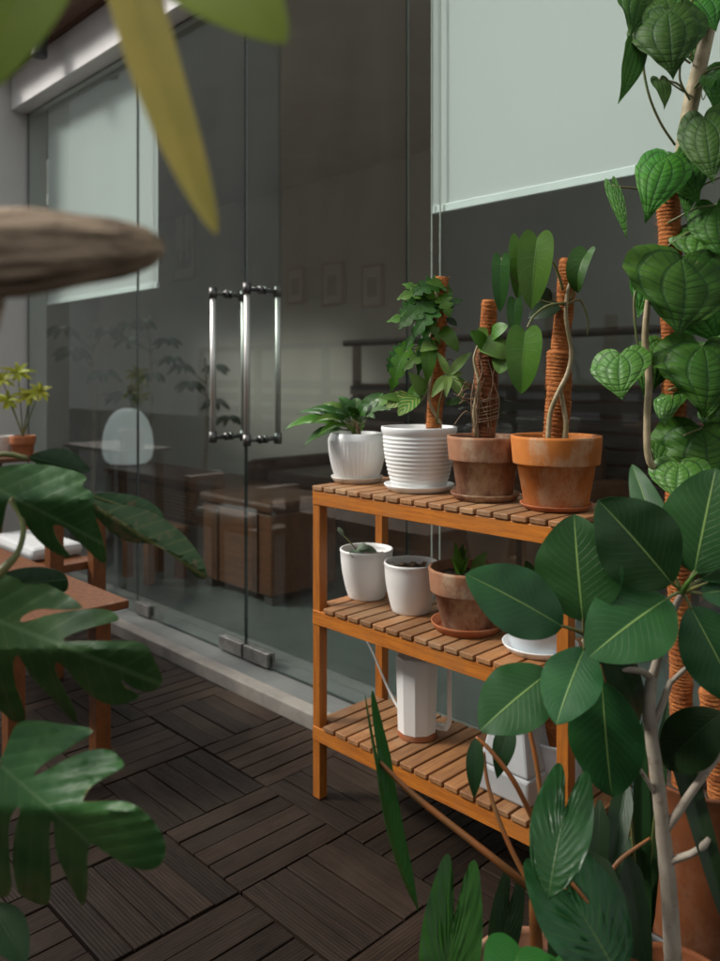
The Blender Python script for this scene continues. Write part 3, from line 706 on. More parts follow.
    leaf(t, M['deep'], P(515, 300, Z-.02), P(514, 334, Z-.03), 16*k, shp_long, bow=.05, nt=12)
    leaf(t, M['deep'], P(587, 252, Z-.03), P(578, 293, Z-.03), 26*k, shp_long, bow=.15, fold=.5, nt=16, hint=(CAM-s).normalized()+RT*-.7)
    stem(t, M['stem'], [P(570, 300, Z-.02), P(578, 280, Z-.03), P(586, 254, Z-.03)], [.0025, .002, .0015], 'leaf_stalk')
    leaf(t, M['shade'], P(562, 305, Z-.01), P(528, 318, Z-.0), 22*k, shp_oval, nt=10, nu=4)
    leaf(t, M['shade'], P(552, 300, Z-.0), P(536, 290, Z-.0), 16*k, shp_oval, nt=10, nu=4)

def mid_row():
    z = ZS[1]
    def cen(px, y): q = PY(px, 400, y); return Vector((q.x, q.y, z+.0005)), ZY(px, y)/F0
    s, k = cen(366.5, 1.475); Z = k*F0
    t = thing('potted_plant', 'plain white pot with grey-green leaves over its rim, leftmost on middle shelf', 'potted plant', s, 'potted plants on the middle shelf')
    pot(t, M['ceram2'], s, 'taper', .069, .049, .128)
    h = P(355, 548, Z-.04)
    stem(t, M['stem'], [s+Vector((0, 0, .1)), P(358, 552, Z-.02), h, P(346, 538, Z-.03), P(337, 530, Z-.01)], [.002, .002, .0018, .0015, .001])
    for (tx, ty) in [(353, 558), (362, 557), (369, 548), (377, 552)]:
        leaf(t, M['greyleaf'], h+(P(tx, ty, Z-.05)-h)*.15, P(tx, ty, Z-.06), 9*k, shp_oval, nt=10, nu=4, bow=.15)
    leaf(t, M['greyleaf'], P(343, 536, Z-.03), P(338, 527, Z-.02), 5*k, shp_oval, nt=8, nu=3)
    s, k = cen(411, 1.465); Z = k*F0
    t = thing('potted_plant', 'plain white pot of bare soil with dry leaf scraps on the middle shelf', 'potted plant', s, 'potted plants on the middle shelf')
    pot(t, M['ceram2'], s, 'taper', .066, .048, .122)
    for i in range(12):
        a = random.uniform(0, 6.28); r = random.uniform(0, .04); q = s+Vector((math.cos(a)*r, math.sin(a)*r, .104))
        leaf(t, M['dry'], q, q+Vector((random.uniform(-.03, .03), random.uniform(-.03, .03), random.uniform(.003, .014))), .014, shp_oval, hint=UP, nt=8, nu=3, bow=.25, label='dry brown leaf')
    s, k = cen(467, 1.452); Z = k*F0
    saucer(s, .083, M['terra3'], 'red-brown clay saucer under the terracotta pot on the middle shelf', .02)
    t = thing('potted_plant', 'old terracotta pot with two small young seedlings on the middle shelf', 'potted plant', s+Vector((0, 0, .005)), 'potted plants on the middle shelf')
    pot(t, M['terra2'], s+Vector((0, 0, .005)), 'terra', .089, .056, .137)
    for (bx, by, tx, ty, w, m) in [(459, 575, 455, 541, 9, 'phil'), (459, 572, 463, 543, 10, 'deep'), (460, 574, 469, 556, 9, 'phil'), (475, 574, 487, 551, 14, 'lime'), (462, 574, 450, 558, 8, 'phil'), (472, 576, 480, 562, 9, 'lime'), (458, 572, 467, 548, 7, 'phil')]:
        leaf(t, M[m], P(bx, by, Z-.03), P(tx, ty, Z-.05), w*k, shp_lance, nt=10, nu=4, bow=.1)
    stem(t, M['stem'], [P(460, 585, Z-.02), P(460, 572, Z-.03)], .002); stem(t, M['stem'], [P(474, 588, Z-.02), P(476, 572, Z-.03)], .002)
    s, k = cen(540, 1.452); Z = k*F0
    saucer(s, .080, M['ceram'], 'white saucer half hidden by a fig leaf, right end of the middle shelf')
    t = thing('potted_plant', 'pale blue-white pot half hidden behind fig leaves on the middle shelf', 'potted plant', s+Vector((0, 0, .005)), 'potted plants on the middle shelf')
    pot(t, M['bluewhite'], s+Vector((0, 0, .005)), 'taper', .078, .062, .115)
    for i in range(9):
        a = i*.7; tip = s+Vector((math.cos(a)*.05, math.sin(a)*.05, .16+.02*math.sin(i*2)))
        leaf(t, M['deep'], s+Vector((0, 0, .11)), tip, .03, shp_oval, nt=10, nu=4)

def bottom_row():
    z = ZS[2]+.0005
    s = PY(417, 400, 1.455); s = Vector((s.x, s.y, z))
    t = thing('watering_can', 'tall faceted cream watering can with thin spout on the bottom shelf', 'watering can', s)
    n = 10; r0, r1, h = .048, .053, .196
    vs, fs = [], []
    for (r, zz) in ((r0, .014), (r0, .018), (r1, h-.006), (r1-.003, h), (r1-.006, h-.002), (r1-.008, h-.02)):
        for k in range(n):
            a = 2*math.pi*(k+.5)/n; vs.append((s.x+r*math.cos(a), s.y+r*math.sin(a), s.z+zz))
    for i in range(5):
        for k in range(n):
            a, b = i*n+k, i*n+(k+1) % n; fs.append((a, b, b+n, a+n))
    fs.append(tuple(reversed(range(n)))); fs.append(tuple(5*n+k for k in range(n)))
    mk('body', vs, fs, M['ceram2'], t, bevel=.0012)
    G().lathe(s, [(r0*.96, 0), (r0*.99, .002), (r0*.99, .0135)], 40).mk('base', M['terra3'], t, smooth=False)
    d = (RT*.97-FW*.1).normalized(); hp = [s+d*(r1*.9)+UP*(h-.012), s+d*(r1+.020)+UP*(h-.004), s+d*(r1+.026)+UP*(h-.03), s+d*(r1+.026)+UP*.09, s+d*(r1+.026)+UP*.035, s+d*(r1+.018)+UP*.02, s+d*(r0*.8)+UP*.024]
    g = G(); side = UP.cross(d).normalized(); n0 = 0; pts = []
    for i in range(len(hp)-1):
        for q in range(5): pts.append(hp[i].lerp(hp[i+1], q/5))
    pts.append(hp[-1])
    for i, p in enumerate(pts):
        T = (pts[min(i+1, len(pts)-1)]-pts[max(0, i-1)]).normalized(); nn = T.cross(side).normalized()
        for (a, b) in ((-.008, -.0055), (.008, -.0055), (.008, .0055), (-.008, .0055)): g.v.append(p+side*a+nn*b)
    for i in range(len(pts)-1):
        for q in range(4): g.f.append((i*4+q, i*4+(q+1) % 4, i*4+4+(q+1) % 4, i*4+4+q))
    g.f += [(3, 2, 1, 0), tuple(len(pts)*4-4+q for q in range(4))]
    mk('handle', g.v, g.f, M['ceram2'], t, bevel=.001)
    Z = ZY(398, 1.44)
    stem(t, M['ceram2'], [P(402, 712, Z+.01), P(396, 704, Z+.02), P(386, 684, Z+.05), P(374, 655, Z+.09), P(367, 641, Z+.11)], [.005, .0035, .003, .0028, .0028], 'spout')
    # white container
    c = PY(522, 700, 1.43); c = Vector((c.x, c.y, z))
    t = thing('storage_container', 'pale grey two-part plastic container behind the orange leaf stalks on the bottom shelf', 'container', c)
    def fr(name, h0, h1, a0, a1, b0, b1, mat):
        vs = [c+Vector((sx*a, sy*b, h)) for (h, a, b) in ((h0, a0, b0), (h1, a1, b1)) for (sx, sy) in ((-1, -1), (1, -1), (1, 1), (-1, 1))]
        mk(name, vs, [(3, 2, 1, 0), (4, 5, 6, 7), (0, 1, 5, 4), (1, 2, 6, 5), (2, 3, 7, 6), (3, 0, 4, 7)], mat, t, bevel=.006)
    fr('tray', 0, .058, .062, .066, .072, .076, M['greyplastic']); fr('hood', .0585, .20, .062, .030, .072, .045, M['greyplastic'])
    c = PY(556, 700, 1.48); c = Vector((c.x, c.y, z))
    t = thing('potted_plant', 'small white pot with a stubby coir pole at the right of the lowest shelf', 'potted plant', c)
    pot(t, M['bluewhite'], c, 'taper', .058, .045, .11)
    pole(t, M['coir'], c+Vector((-.005, -.01, .09)), c+Vector((-.005, -.01, .24)), .020)

# ------------------------------------------------------------------ big plants
def fig():
    Z = 1.2; k = Z/F0
    b = P(676, 1040, Z); base = Vector((b.x, b.y, 0))
    t = thing('fig_tree', 'young rubber fig with pale trunk and large oval leaves, in front of the shelf', 'tree', base)
    pot(t, M['clay'], base, 'terra', .085, .065, .15)
    tr = G().tube([base+UP*.12, P(673, 960, Z), P(669, 894, Z), P(664, 841, Z), P(660, 800, Z), P(652, 740, Z), P(649, 707, Z), P(652, 677, Z+.01)], [.0145, .0135, .0125, .0115, .0108, .0100, .0098, .0085], 14, 6)
    for i in range(len(tr.v)):
        v = Vector(tr.v[i]); tr.v[i] = v+Vector((math.sin(v.z*160+v.x*300), math.cos(v.z*130), 0))*.0004
    tr.mk('trunk', M['bark'], t, smooth=True)
    br = lambda pts, rs, m='bark', nm='branch': stem(t, M[m], pts, rs, nm, seg=10)
    br([P(660, 838, Z), P(676, 815, Z-.01), P(693, 790, Z-.02), P(722, 752, Z-.03), P(760, 720, Z-.04)], [.006, .0065, .006, .005, .004])
    br([P(662, 864, Z), P(676, 859, Z-.01), P(693, 853, Z-.03), P(704, 845, Z-.04), P(709, 838, Z-.04)], [.006, .0055, .005, .0055, .003])
    br([P(656, 795, Z), P(645, 777, Z-.01), P(634, 761, Z-.02)], [.004, .0032, .0025])
    br([P(652, 728, Z), P(659, 712, Z), P(666, 694, Z), P(671, 680, Z)], [.005, .0055, .005, .004])
    br([P(652, 679, Z+.01), P(640, 671, Z), P(612, 667, Z-.02), P(592, 655, Z-.03), P(584, 640, Z-.04)], [.006, .005, .0045, .004, .004])
    br([P(652, 679, Z+.01), P(662, 645, Z), P(672, 615, Z-.02), P(682, 593, Z-.04)], [.0075, .006, .005, .005])
    br([P(671, 682, Z), P(700, 660, Z-.02), P(735, 668, Z-.0)], [.004, .003, .003])
    A, B = (682, 592, Z-.045), (584, 634, Z-.045)
    L = [  # base, tip, width, depth of tip offset, hub
        (A, 694, 574, 716, 468, 80, .02, .05, 'fig'), (A, 672, 584, 598, 500, 84, .0, .06, 'fig'), (A, 668, 598, 588, 658, 78, -.06, .07, 'fig'),
        (A, 690, 606, 742, 706, 62, -.04, .06, 'fig'), (A, 700, 594, 790, 588, 50, .0, .1, 'fig'), (A, 676, 580, 632, 464, 32, .12, .1, 'fig'), (A, 700, 580, 770, 545, 50, .06, .1, 'fig'),
        (B, 583, 622, 574, 514, 84, .03, .05, 'fig'), (B, 563, 627, 465, 574, 66, .0, .07, 'fig'), (B, 550, 672, 480, 731, 66, -.04, .06, 'fig'),
        (B, 585, 648, 556, 725, 56, -.07, .08, 'fig'), (B, 602, 680, 612, 797, 72, .0, .05, 'fig'),
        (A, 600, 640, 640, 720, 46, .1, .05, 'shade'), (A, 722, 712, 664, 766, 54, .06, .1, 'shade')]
    for (H, bx, by, tx, ty, w, dz, bow, m) in L:
        b0, e = P(bx, by, Z-.05), P(tx, ty, Z-.05+dz)
        leaf(t, M[m], b0, e, w*k*1.03, shp_oval, bow=bow*.8, fold=.16, nt=24, nu=10, rip=.012, ripn=3, curl=.25,
             hint=(CAM-b0).normalized()*1.0+UP*.35+RT*random.uniform(-.25, .25), solid=.0007)
        if (bx-H[0])**2+(by-H[1])**2 < 2500: stem(t, M['lime'] if False else M['stem'], [P(*H), P((H[0]+bx)/2, (H[1]+by)/2-1, Z-.048), b0+(e-b0)*.03], [.0032, .0026, .0022], 'leaf_stalk')
    g = G().tube([P(682, 593, Z-.05), P(687, 584, Z-.07), P(697, 572, Z-.1)], [.004, .0035, .0006], 8, 4); g.mk('leaf_bud', M['lime'], t, smooth=True)
    g = G().tube([P(684, 592, Z-.05), P(694, 588, Z-.08), P(708, 582, Z-.1)], [.0035, .003, .0006], 8, 4); g.mk('leaf_bud', M['stem'], t, smooth=True)

def vine():
    Z = 1.42; k = 1.36/F0
    b = P(702, 900, Z+.02); base = Vector((b.x, b.y, 0))
    t = thing('climbing_vine', 'tall vine with quilted heart-shaped leaves on a coir pole at the right edge', 'potted plant', base)
    pot(t, M['clay'], base, 'taper', .100, .08, .35)
    top = base+UP*.34
    pole(t, M['coir'], P(684, 800, Z), P(668, 175, Z), .0205); pole(t, M['coir'], P(722, 800, Z-.05), P(712, 688, Z-.05), .022)
    stem(t, M['palestem'], [P(676, 200, Z), P(684, 140, Z-.02), P(694, 90, Z-.02), P(706, 40, Z-.02), P(722, -30, Z-.02)], [.008, .013, .014, .012, .010], 'stake', seg=12)
    nodes = [P(672, 480, Z-.03), P(650, 462, Z-.05), P(647, 420, Z-.05), P(649, 380, Z-.05), P(645, 340, Z-.05), P(648, 300, Z-.05)]
    g = G(); g.tube(nodes, [.006, .0065, .006, .0065, .006, .005], 10, 8)
    for q in range(len(g.v)): pass
    g.mk('stem', M['palestem'], t, smooth=True)
    stem(t, M['stem'], [P(648, 302, Z-.05), P(640, 285, Z-.05), P(634, 300, Z-.06), P(637, 340, Z-.06), P(646, 362, Z-.05)], .0018, 'tendril')
    stem(t, M['stem'], [P(675, 145, Z-.04), P(660, 122, Z-.05), P(648, 92, Z-.06), P(643, 57, Z-.06), P(650, 20, Z-.06)], .0022, 'tendril')
    stem(t, M['stem'], [P(684, 92, Z-.05), P(672, 84, Z-.06), P(662, 76, Z-.06), P(658, 90, Z-.06)], .0015, 'tendril')
    stem(t, M['stem'], [P(690, 100, Z-.05), P(680, 80, Z-.06), P(681, 60, Z-.06)], .002, 'tendril')
    stem(t, M['stem'], [P(700, 85, Z-.05), P(703, 100, Z-.05), P(708, 84, Z-.05), P(698, 88, Z-.05)], .001, 'tendril')
    V = [(668, 10, 673, 80, 76, 'vine', -.07), (642, -12, 630, 36, 44, 'vine', -.03), (637, 45, 618, 104, 26, 'vine', -.06), (690, -5, 716, 32, 52, 'vine', -.02),
         (650, 2, 652, 48, 46, 'vine', -.03), (667, 157, 645, 224, 52, 'vine', -.08), (676, 155, 700, 205, 46, 'vine', -.04), (704, 117, 713, 184, 54, 'vine', -.08), (694, 160, 686, 220, 34, 'vine', -.02),
         (612, 186, 627, 240, 15, 'vineb', -.03), (708, 76, 710, 92, 17, 'vine', -.06), (659, 80, 664, 110, 18, 'vine', -.06), (681, 258, 677, 338, 108, 'vine', -.09), (703, 345, 703, 420, 92, 'vine', -.07),
         (620, 354, 622, 400, 58, 'vineb', -.07), (702, 428, 708, 505, 104, 'vine', -.05), (679, 463, 676, 500, 58, 'vineb', -.07), (704, 228, 694, 262, 66, 'vineb', -.04), (716, 205, 724, 262, 56, 'vine', -.06),
         (728, 270, 736, 340, 66, 'vine', -.0), (655, 268, 638, 318, 40, 'vineb', -.0), (728, 400, 730, 450, 60, 'vine', .0), (672, 395, 664, 428, 30, 'vineb', -.02), (720, 130, 735, 180, 50, 'vine', .0),
         (674, 440, 656, 470, 34, 'vine', -.0), (690, 300, 720, 345, 54, 'vine', .02), (664, 345, 652, 392, 40, 'vine', .0)]
    rs = random.Random(5)
    for q in range(13):
        bx, by = rs.uniform(655, 745), rs.uniform(-10, 470); L = rs.uniform(22, 52)
        V.append((bx, by, bx+rs.uniform(-14, 14), by+L, L*rs.uniform(.75, 1.1), rs.choice(('vine', 'vine', 'vineb')), rs.uniform(-.05, .06) if bx > 690 else rs.uniform(.02, .06)))
    for (bx, by, tx, ty, w, m, dz) in V:
        a = P(bx, by, Z+dz); e = P(tx, ty, Z+dz-.035)
        leaf(t, M[m], a, e, w*k*.97, shp_heart, bow=random.uniform(.04, .16), fold=random.uniform(-.12, .12), nt=28, nu=12, curl=random.uniform(0, .7), hint=(CAM-a).normalized()+UP*random.uniform(.1, .6)+RT*random.uniform(-.45, .45), rip=random.uniform(.015, .04), ripn=random.choice((2, 3, 4)), side=random.uniform(-.04, .04))
        c = P(668 if by > 180 else 690, by+18, Z-.02)
        if (c-a).length < .12: stem(t, M['stem'], [c, c.lerp(a, .5)-FW*.01+UP*.006, a+(a-e)*.0], [.0022, .0019, .0016], 'leaf_stalk')

def arrow_plant():
    Z = 1.15; k = Z/F0
    b = P(538, 1000, Z); base = Vector((b.x, b.y, 0))
    t = thing('arrow_leaf_plant', 'long-leaved plant with orange stalks and pleated arrow leaves on the deck in front', 'potted plant', base)
    pot(t, M['terra2'], base, 'terra', .10, .07, .20)
    G().tube([base+UP*.17, P(537, 960, Z), P(535, 915, Z), P(534, 888, Z)], [.012, .010, .009, .006], 10, 4).mk('stem', M['petiole'], t, smooth=True)
    def pet(pts, rs=(.0055, .005, .004, .003)): stem(t, M['petiole'], [P(x, y, Z+d) for (x, y, d) in pts], list(rs)[:len(pts)], 'leaf_stalk')
    pet([(534, 892, 0), (498, 862, .0), (446, 821, .02), (410, 792, .04), (380, 762, .05)], (.006, .0055, .005, .0048, .003))
    pet([(533, 890, 0), (513, 853, .02), (497, 815, .04), (487, 780, .06), (484, 752, .07)], (.0045, .0038, .0034, .003, .002))
    pet([(537, 890, 0), (539, 840, .04), (532, 818, .05), (513, 780, .05), (490, 750, .06), (476, 737, .07)], (.005, .0045, .0042, .004, .0035, .002))
    pet([(538, 888, 0), (542, 830, .03), (540, 790, .05), (535, 755, .06), (526, 714, .07)], (.005, .0045, .004, .0038, .003))
    pet([(538, 896, 0), (552, 870, .0), (572, 850, -.02), (566, 812, -.03)], (.005, .004, .0035, .003))
    pet([(560, 885, -.03), (568, 880, -.05), (590, 905, -.06)], (.003, .0035, .002))
    pet([(540, 905, .0), (600, 880, .04), (622, 858, .05), (650, 838, .06)], (.004, .0035, .003, .002))
    F = lambda bx, by, tx, ty, w, sh, m, d0, d1, **kw: leaf(t, M[m], P(bx, by, Z+d0), P(tx, ty, Z+d1), w*k, sh, nt=kw.pop('nt', 34), **kw)
    F(379, 764, 419, 912, 44, shp_arrow, 'bright', .05, .0, hint=RT*.93-FW*.42+UP*.1, bow=-.05, fold=.3, nu=7)
    F(454, 917, 440, 1040, 64, shp_arrow, 'bright', -.02, -.06, bow=.06, fold=.16, nu=10, rip=.02, ripn=12, hint=(CAM-P(454, 917, Z))+UP*.2)
    F(565, 808, 548, 900, 62, shp_arrow, 'pleat', -.03, -.10, bow=.07, fold=.15, nu=10, rip=.016, ripn=14)
    F(568, 892, 622, 985, 92, shp_arrow, 'pleat', -.05, -.10, bow=.07, fold=.15, nu=10, rip=.018, ripn=12)
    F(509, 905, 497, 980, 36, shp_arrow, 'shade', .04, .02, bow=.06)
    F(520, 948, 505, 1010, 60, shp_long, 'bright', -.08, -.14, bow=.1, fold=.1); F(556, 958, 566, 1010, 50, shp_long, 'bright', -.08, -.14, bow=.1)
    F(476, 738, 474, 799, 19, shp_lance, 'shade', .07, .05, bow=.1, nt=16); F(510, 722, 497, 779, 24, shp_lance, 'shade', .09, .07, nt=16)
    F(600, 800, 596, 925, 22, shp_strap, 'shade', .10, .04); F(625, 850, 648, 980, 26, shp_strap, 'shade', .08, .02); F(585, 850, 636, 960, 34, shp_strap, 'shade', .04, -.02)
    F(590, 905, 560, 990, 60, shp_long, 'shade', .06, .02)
    # drooping dark strap at right
    a = P(668, 770, 1.3); bb = Vector((a.x, a.y, 0))
    leaf(t, M['shade'], P(655, 700, 1.30), P(738, 948, 1.12), .036, shp_strap, nt=24, fold=.3, bow=.03, side=.03) if False else None
    return t

def strap_plant():
    base = P(640, 900, 1.33); base = Vector((base.x, base.y, 0))
    t = thing('strap_leaf_plant', 'low plant of blackish strap leaves between the fig trunk and the clay pot', 'plant', base)
    pot(t, M['charcoal'], base, 'taper', .06, .05, .10)
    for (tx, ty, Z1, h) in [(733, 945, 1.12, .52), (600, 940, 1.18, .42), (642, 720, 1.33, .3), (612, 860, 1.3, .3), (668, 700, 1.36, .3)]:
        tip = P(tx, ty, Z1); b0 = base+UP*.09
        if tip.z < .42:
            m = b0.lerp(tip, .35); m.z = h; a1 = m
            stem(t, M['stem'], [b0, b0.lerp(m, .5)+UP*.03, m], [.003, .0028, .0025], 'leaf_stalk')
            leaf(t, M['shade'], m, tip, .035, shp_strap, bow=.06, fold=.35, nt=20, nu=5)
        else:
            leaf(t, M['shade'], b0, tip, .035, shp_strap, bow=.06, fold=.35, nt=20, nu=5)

def monstera():
    base = P(-150, 900, .95); base = Vector((base.x, base.y, 0))
    t = thing('monstera', 'large monstera with cut glossy leaves filling the left foreground', 'potted plant', base)
    pot(t, M['terra3'], base, 'terra', .15, .11, .26)
    C1 = [(16, 722), (35, 720), (62, 724), (92, 728), (94, 733), (79, 741), (62, 753), (41, 765), (33, 775), (36, 776), (49, 769), (71, 757), (92, 749), (109, 749), (119, 756), (126, 766), (117, 771), (103, 779), (90, 787), (83, 799), (83, 802), (103, 801), (125, 801), (141, 808), (152, 819), (162, 833), (167, 849), (163, 864), (149, 871), (130, 867), (114, 858), (100, 848), (93, 843), (89, 846), (87, 858), (88, 876), (87, 895), (83, 909), (76, 895), (62, 867), (56, 852), (54, 824), (52, 820), (50, 824), (49, 841), (51, 868), (51, 890), (49, 906), (35, 903), (22, 896), (17, 890), (12, 862), (14, 836), (21, 808), (18, 806), (11, 815), (8, 832), (10, 862), (13, 893), (0, 899), (-25, 893), (-45, 850), (-42, 800), (-20, 775), (0, 762), (8, 742)]
    B1 = [(0, 574), (15, 573), (38, 580), (62, 591), (81, 604), (83, 609), (62, 610), (38, 608), (22, 616), (19, 623), (30, 621), (50, 614), (75, 610), (108, 608), (123, 620), (105, 624), (82, 630), (65, 637), (62, 642), (80, 641), (112, 641), (145, 641), (155, 660), (165, 683), (152, 691), (147, 692), (132, 688), (123, 679), (121, 681), (126, 688), (141, 695), (135, 700), (118, 706), (100, 702), (82, 688), (70, 673), (60, 662), (55, 662), (55, 671), (65, 691), (76, 711), (79, 726), (65, 713), (48, 693), (32, 679), (20, 656), (15, 655), (13, 666), (15, 685), (22, 700), (27, 722), (12, 722), (0, 709), (-30, 700), (-60, 650), (-40, 590)]
    A1 = [(0, 466), (31, 463), (61, 467), (90, 476), (80, 486), (96, 494), (92, 508), (104, 540), (108, 567), (92, 555), (76, 537), (66, 527), (54, 524), (53, 528), (59, 543), (74, 559), (55, 554), (34, 537), (21, 516), (14, 497), (11, 497), (7, 503), (3, 525), (-10, 562), (-45, 520), (-50, 480)]
    A2 = [(78, 492), (95, 500), (113, 505), (137, 506), (160, 516), (183, 533), (202, 557), (209, 578), (199, 580), (186, 566), (165, 550), (150, 543), (130, 543), (112, 534), (96, 516), (84, 508)]
    A3 = [(25, 456), (52, 448), (70, 449), (85, 462), (93, 474), (70, 471), (40, 466)]
    A5 = [(-40, 585), (0, 573), (30, 566), (55, 568), (68, 575), (69, 592), (55, 592), (30, 586), (0, 582), (-40, 610)]
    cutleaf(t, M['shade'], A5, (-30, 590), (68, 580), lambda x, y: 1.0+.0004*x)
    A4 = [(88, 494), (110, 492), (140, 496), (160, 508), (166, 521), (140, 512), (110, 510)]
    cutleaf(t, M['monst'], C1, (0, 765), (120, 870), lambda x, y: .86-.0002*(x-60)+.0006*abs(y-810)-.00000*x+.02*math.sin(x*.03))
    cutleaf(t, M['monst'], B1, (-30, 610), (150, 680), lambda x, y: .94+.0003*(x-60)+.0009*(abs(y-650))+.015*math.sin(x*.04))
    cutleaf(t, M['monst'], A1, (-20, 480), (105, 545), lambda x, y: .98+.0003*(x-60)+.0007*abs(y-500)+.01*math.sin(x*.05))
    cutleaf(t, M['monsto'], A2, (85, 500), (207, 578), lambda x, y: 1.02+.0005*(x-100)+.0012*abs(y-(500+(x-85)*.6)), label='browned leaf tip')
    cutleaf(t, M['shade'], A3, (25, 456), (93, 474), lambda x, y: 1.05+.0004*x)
    cutleaf(t, M['monsto'], A4, (88, 494), (166, 521), lambda x, y: 1.08+.0004*x)
    for pts in ([(10, 498, 1.0), (23, 522, .99), (19, 550, .98), (0, 573, .97), (-60, 640, .95), (-110, 800, .95)], [(-30, 612, .95), (-70, 650, .95), (-115, 800, .95)], [(0, 764, .87), (-40, 770, .88), (-110, 860, .93)], [(28, 458, 1.05), (-20, 470, 1.03), (-90, 640, .98)]):
        q = [P(*p) for p in pts]+[base+UP*.24]
        stem(t, M['stem'], q, [.0035]*3+[.006]*(len(q)-3), 'leaf_stalk')
    # small dark leaf, lower left corner
    leaf(t, M['shade'], P(-10, 905, .95), P(26, 965, .9), .045, shp_oval)

def foreground():
    Z = .52; k = Z/F0
    t = thing('weathered_log', 'grey-brown weathered log end poking in from the left, close to the lens', 'log', P(-120, 255, Z))
    g = G(); prof = [(-330, 262, 47), (-200, 258, 46), (-100, 256, 45), (-30, 255, 44.5), (20, 253, 42.5), (60, 251, 38), (95, 250, 33), (125, 249, 27), (145, 248.5, 21), (157, 248, 14), (163, 248, 7), (164.5, 248, 2)]
    g.tube([P(x, y, Z) for (x, y, r) in prof], [r*k for (_, _, r) in prof], 48, 5)
    for i in range(len(g.v)):
        kk = i % 48; v = Vector(g.v[i]); ring = i//48
        c = sum((Vector(g.v[ring*48+q]) for q in (0, 12, 24, 36)), Vector())/4
        am = 1-.14*max(0, math.sin(kk*.95+ring*.03))**3-.05*math.sin(kk*2.7+ring*.11)-.03*math.sin(ring*.5+kk)
        g.a[i] = 0; g.v[i] = c+(v-c)*am
    # grain runs along the log
    o = g.mk('log_end', M['log'], t, smooth=True)
    G().tube([P(-4, 290, Z), P(-3, 305, Z), P(-8, 330, Z)], [.006, .005, .004], 10, 4).mk('branch_stub', M['log'], t, smooth=True)
    p = P(-170, 300, Z); G().tube([Vector((p.x, p.y, 0)), Vector((p.x, p.y, .6)), Vector((p.x, p.y, p.z))], [.03, .025, .022], 16, 2).mk('support_post', M['log'], t, smooth=True)
    c = P(125, -210, .50)
    t = thing('hanging_plant', 'overhanging plant with drooping green and yellowing leaves at the top left', 'hanging plant', c)
    pot(t, M['terra3'], c, 'terra', .06, .045, .08)
    top = c+UP*.075
    G().tube([top+RT*.055, top+UP*.3, Vector((top.x, top.y, 2.745))], .0012, 6, 1).mk('hanger', M['cord'], t)
    def L(bx, by, tx, ty, w, m, sh, z0, z1, **kw):
        b0 = P(bx, by, z0); stem(t, M['stem'], [top, top.lerp(b0, .6)+UP*.02-FW*.02, b0], [.003, .0025, .002], 'leaf_stalk')
        leaf(t, M[m], b0, P(tx, ty, z1), w/F0*z0, sh, nt=24, **kw)
    L(122, -60, 217, 236, 52, 'yellow', shp_strap, .50, .47, bow=.04, fold=.25, side=.03, hint=-FW+RT*.3, label='long yellowing strap leaf')
    L(150, -70, 287, 44, 100, 'over', shp_oval, .52, .46, bow=.06, hint=-FW+UP*.2)
    L(66, -90, -12, 92, 84, 'over', shp_oval, .52, .46, bow=.06, hint=-FW*1+RT*.2, label='mid green leaf at the corner')

# ------------------------------------------------------------------ left furniture and room
def legs(parent, mat, xs, ys, z, w):
    for x in xs:
        for y in ys: G().box(x, x+w, y, y+w, 0, z).mk('leg', mat, parent, bevel=.002)
def left_side():
    t = thing('bench', 'low orange wooden bench behind the monstera leaves', 'bench', (-2.6, .95, 0))
    G().box(-3.2, -2.045, .74, 1.10, .418, .442).mk('seat', M['chairwood'], t, bevel=.004)
    legs(t, M['chairwood'], (-3.16, -2.13), (.78, 1.02), .417, .045)
    G().box(-3.11, -2.135, .79, .81, .36, .4165).mk('apron', M['chairwood'], t); G().box(-3.11, -2.135, 1.035, 1.055, .36, .4165).mk('apron', M['chairwood'], t)
    t = thing('stool', 'orange wooden stool with a white seat cushion left of the glass doors', 'stool', (-3.05, 1.28, 0))
    x0, x1, y0, y1 = -3.38, -2.74, 1.17, 1.38
    for x in (x0, x1-.05):
        for y in (y0, y1-.05): G().box(x, x+.05, y, y+.05, 0, .565).mk('leg', M['chairwood'], t, bevel=.003)
        G().box(x-.005, x+.055, y0, y1, .566, .588).mk('armrest', M['chairwood'], t, bevel=.003)
    G().box(x0+.051, x1-.051, y0+.01, y1-.01, .36, .39).mk('seat', M['chairwood'], t, bevel=.003)
    G().box(x0+.06, x1-.16, y0+.0, y1-.01, .392, .44).mk('cushion', M['cushion'], t, bevel=.02)
    t = thing('side_table', 'small wooden table under the yellow-green plant by the left wall', 'table', (-3.95, 1.42, 0))
    G().box(-4.3, -3.66, 1.28, 1.585, .685, .705).mk('table_top', M['brown'], t, bevel=.003); legs(t, M['brown'], (-4.27, -3.72), (1.31, 1.52), .684, .035)
    c = PY(23, 450, 1.46); c = Vector((c.x, c.y, .7055)); Z = ZY(23, 1.46); k = Z/F0
    t = thing('potted_plant', 'yellow-green spiky-leaved plant in a small clay pot by the left wall', 'potted plant', c)
    pot(t, M['terra3'], c, 'terra', .058, .045, .095)
    h0 = c+UP*.09
    for (hx, hy) in ((8, 400), (30, 396), (18, 372), (40, 392), (2, 380)):
        h = P(hx, hy, Z); stem(t, M['stem'], [h0, h0.lerp(h, .5)+UP*.01, h], [.004, .003, .002])
        for i in range(14):
            a = i*.9+hx; e = h+RT*math.cos(a)*.075+UP*math.sin(a)*.05-FW*random.uniform(-.05, .07)
            leaf(t, M['yg'], h, e, .019, shp_lance, nt=8, nu=3, bow=.1)
    c = PY(4, 450, 1.42); c = Vector((c.x, c.y, .7055))
    t = thing('empty_pot', 'small pale empty pot at the very left edge on the side table', 'pot', c); pot(t, M['ceram3'], c, 'taper', .055, .045, .09)

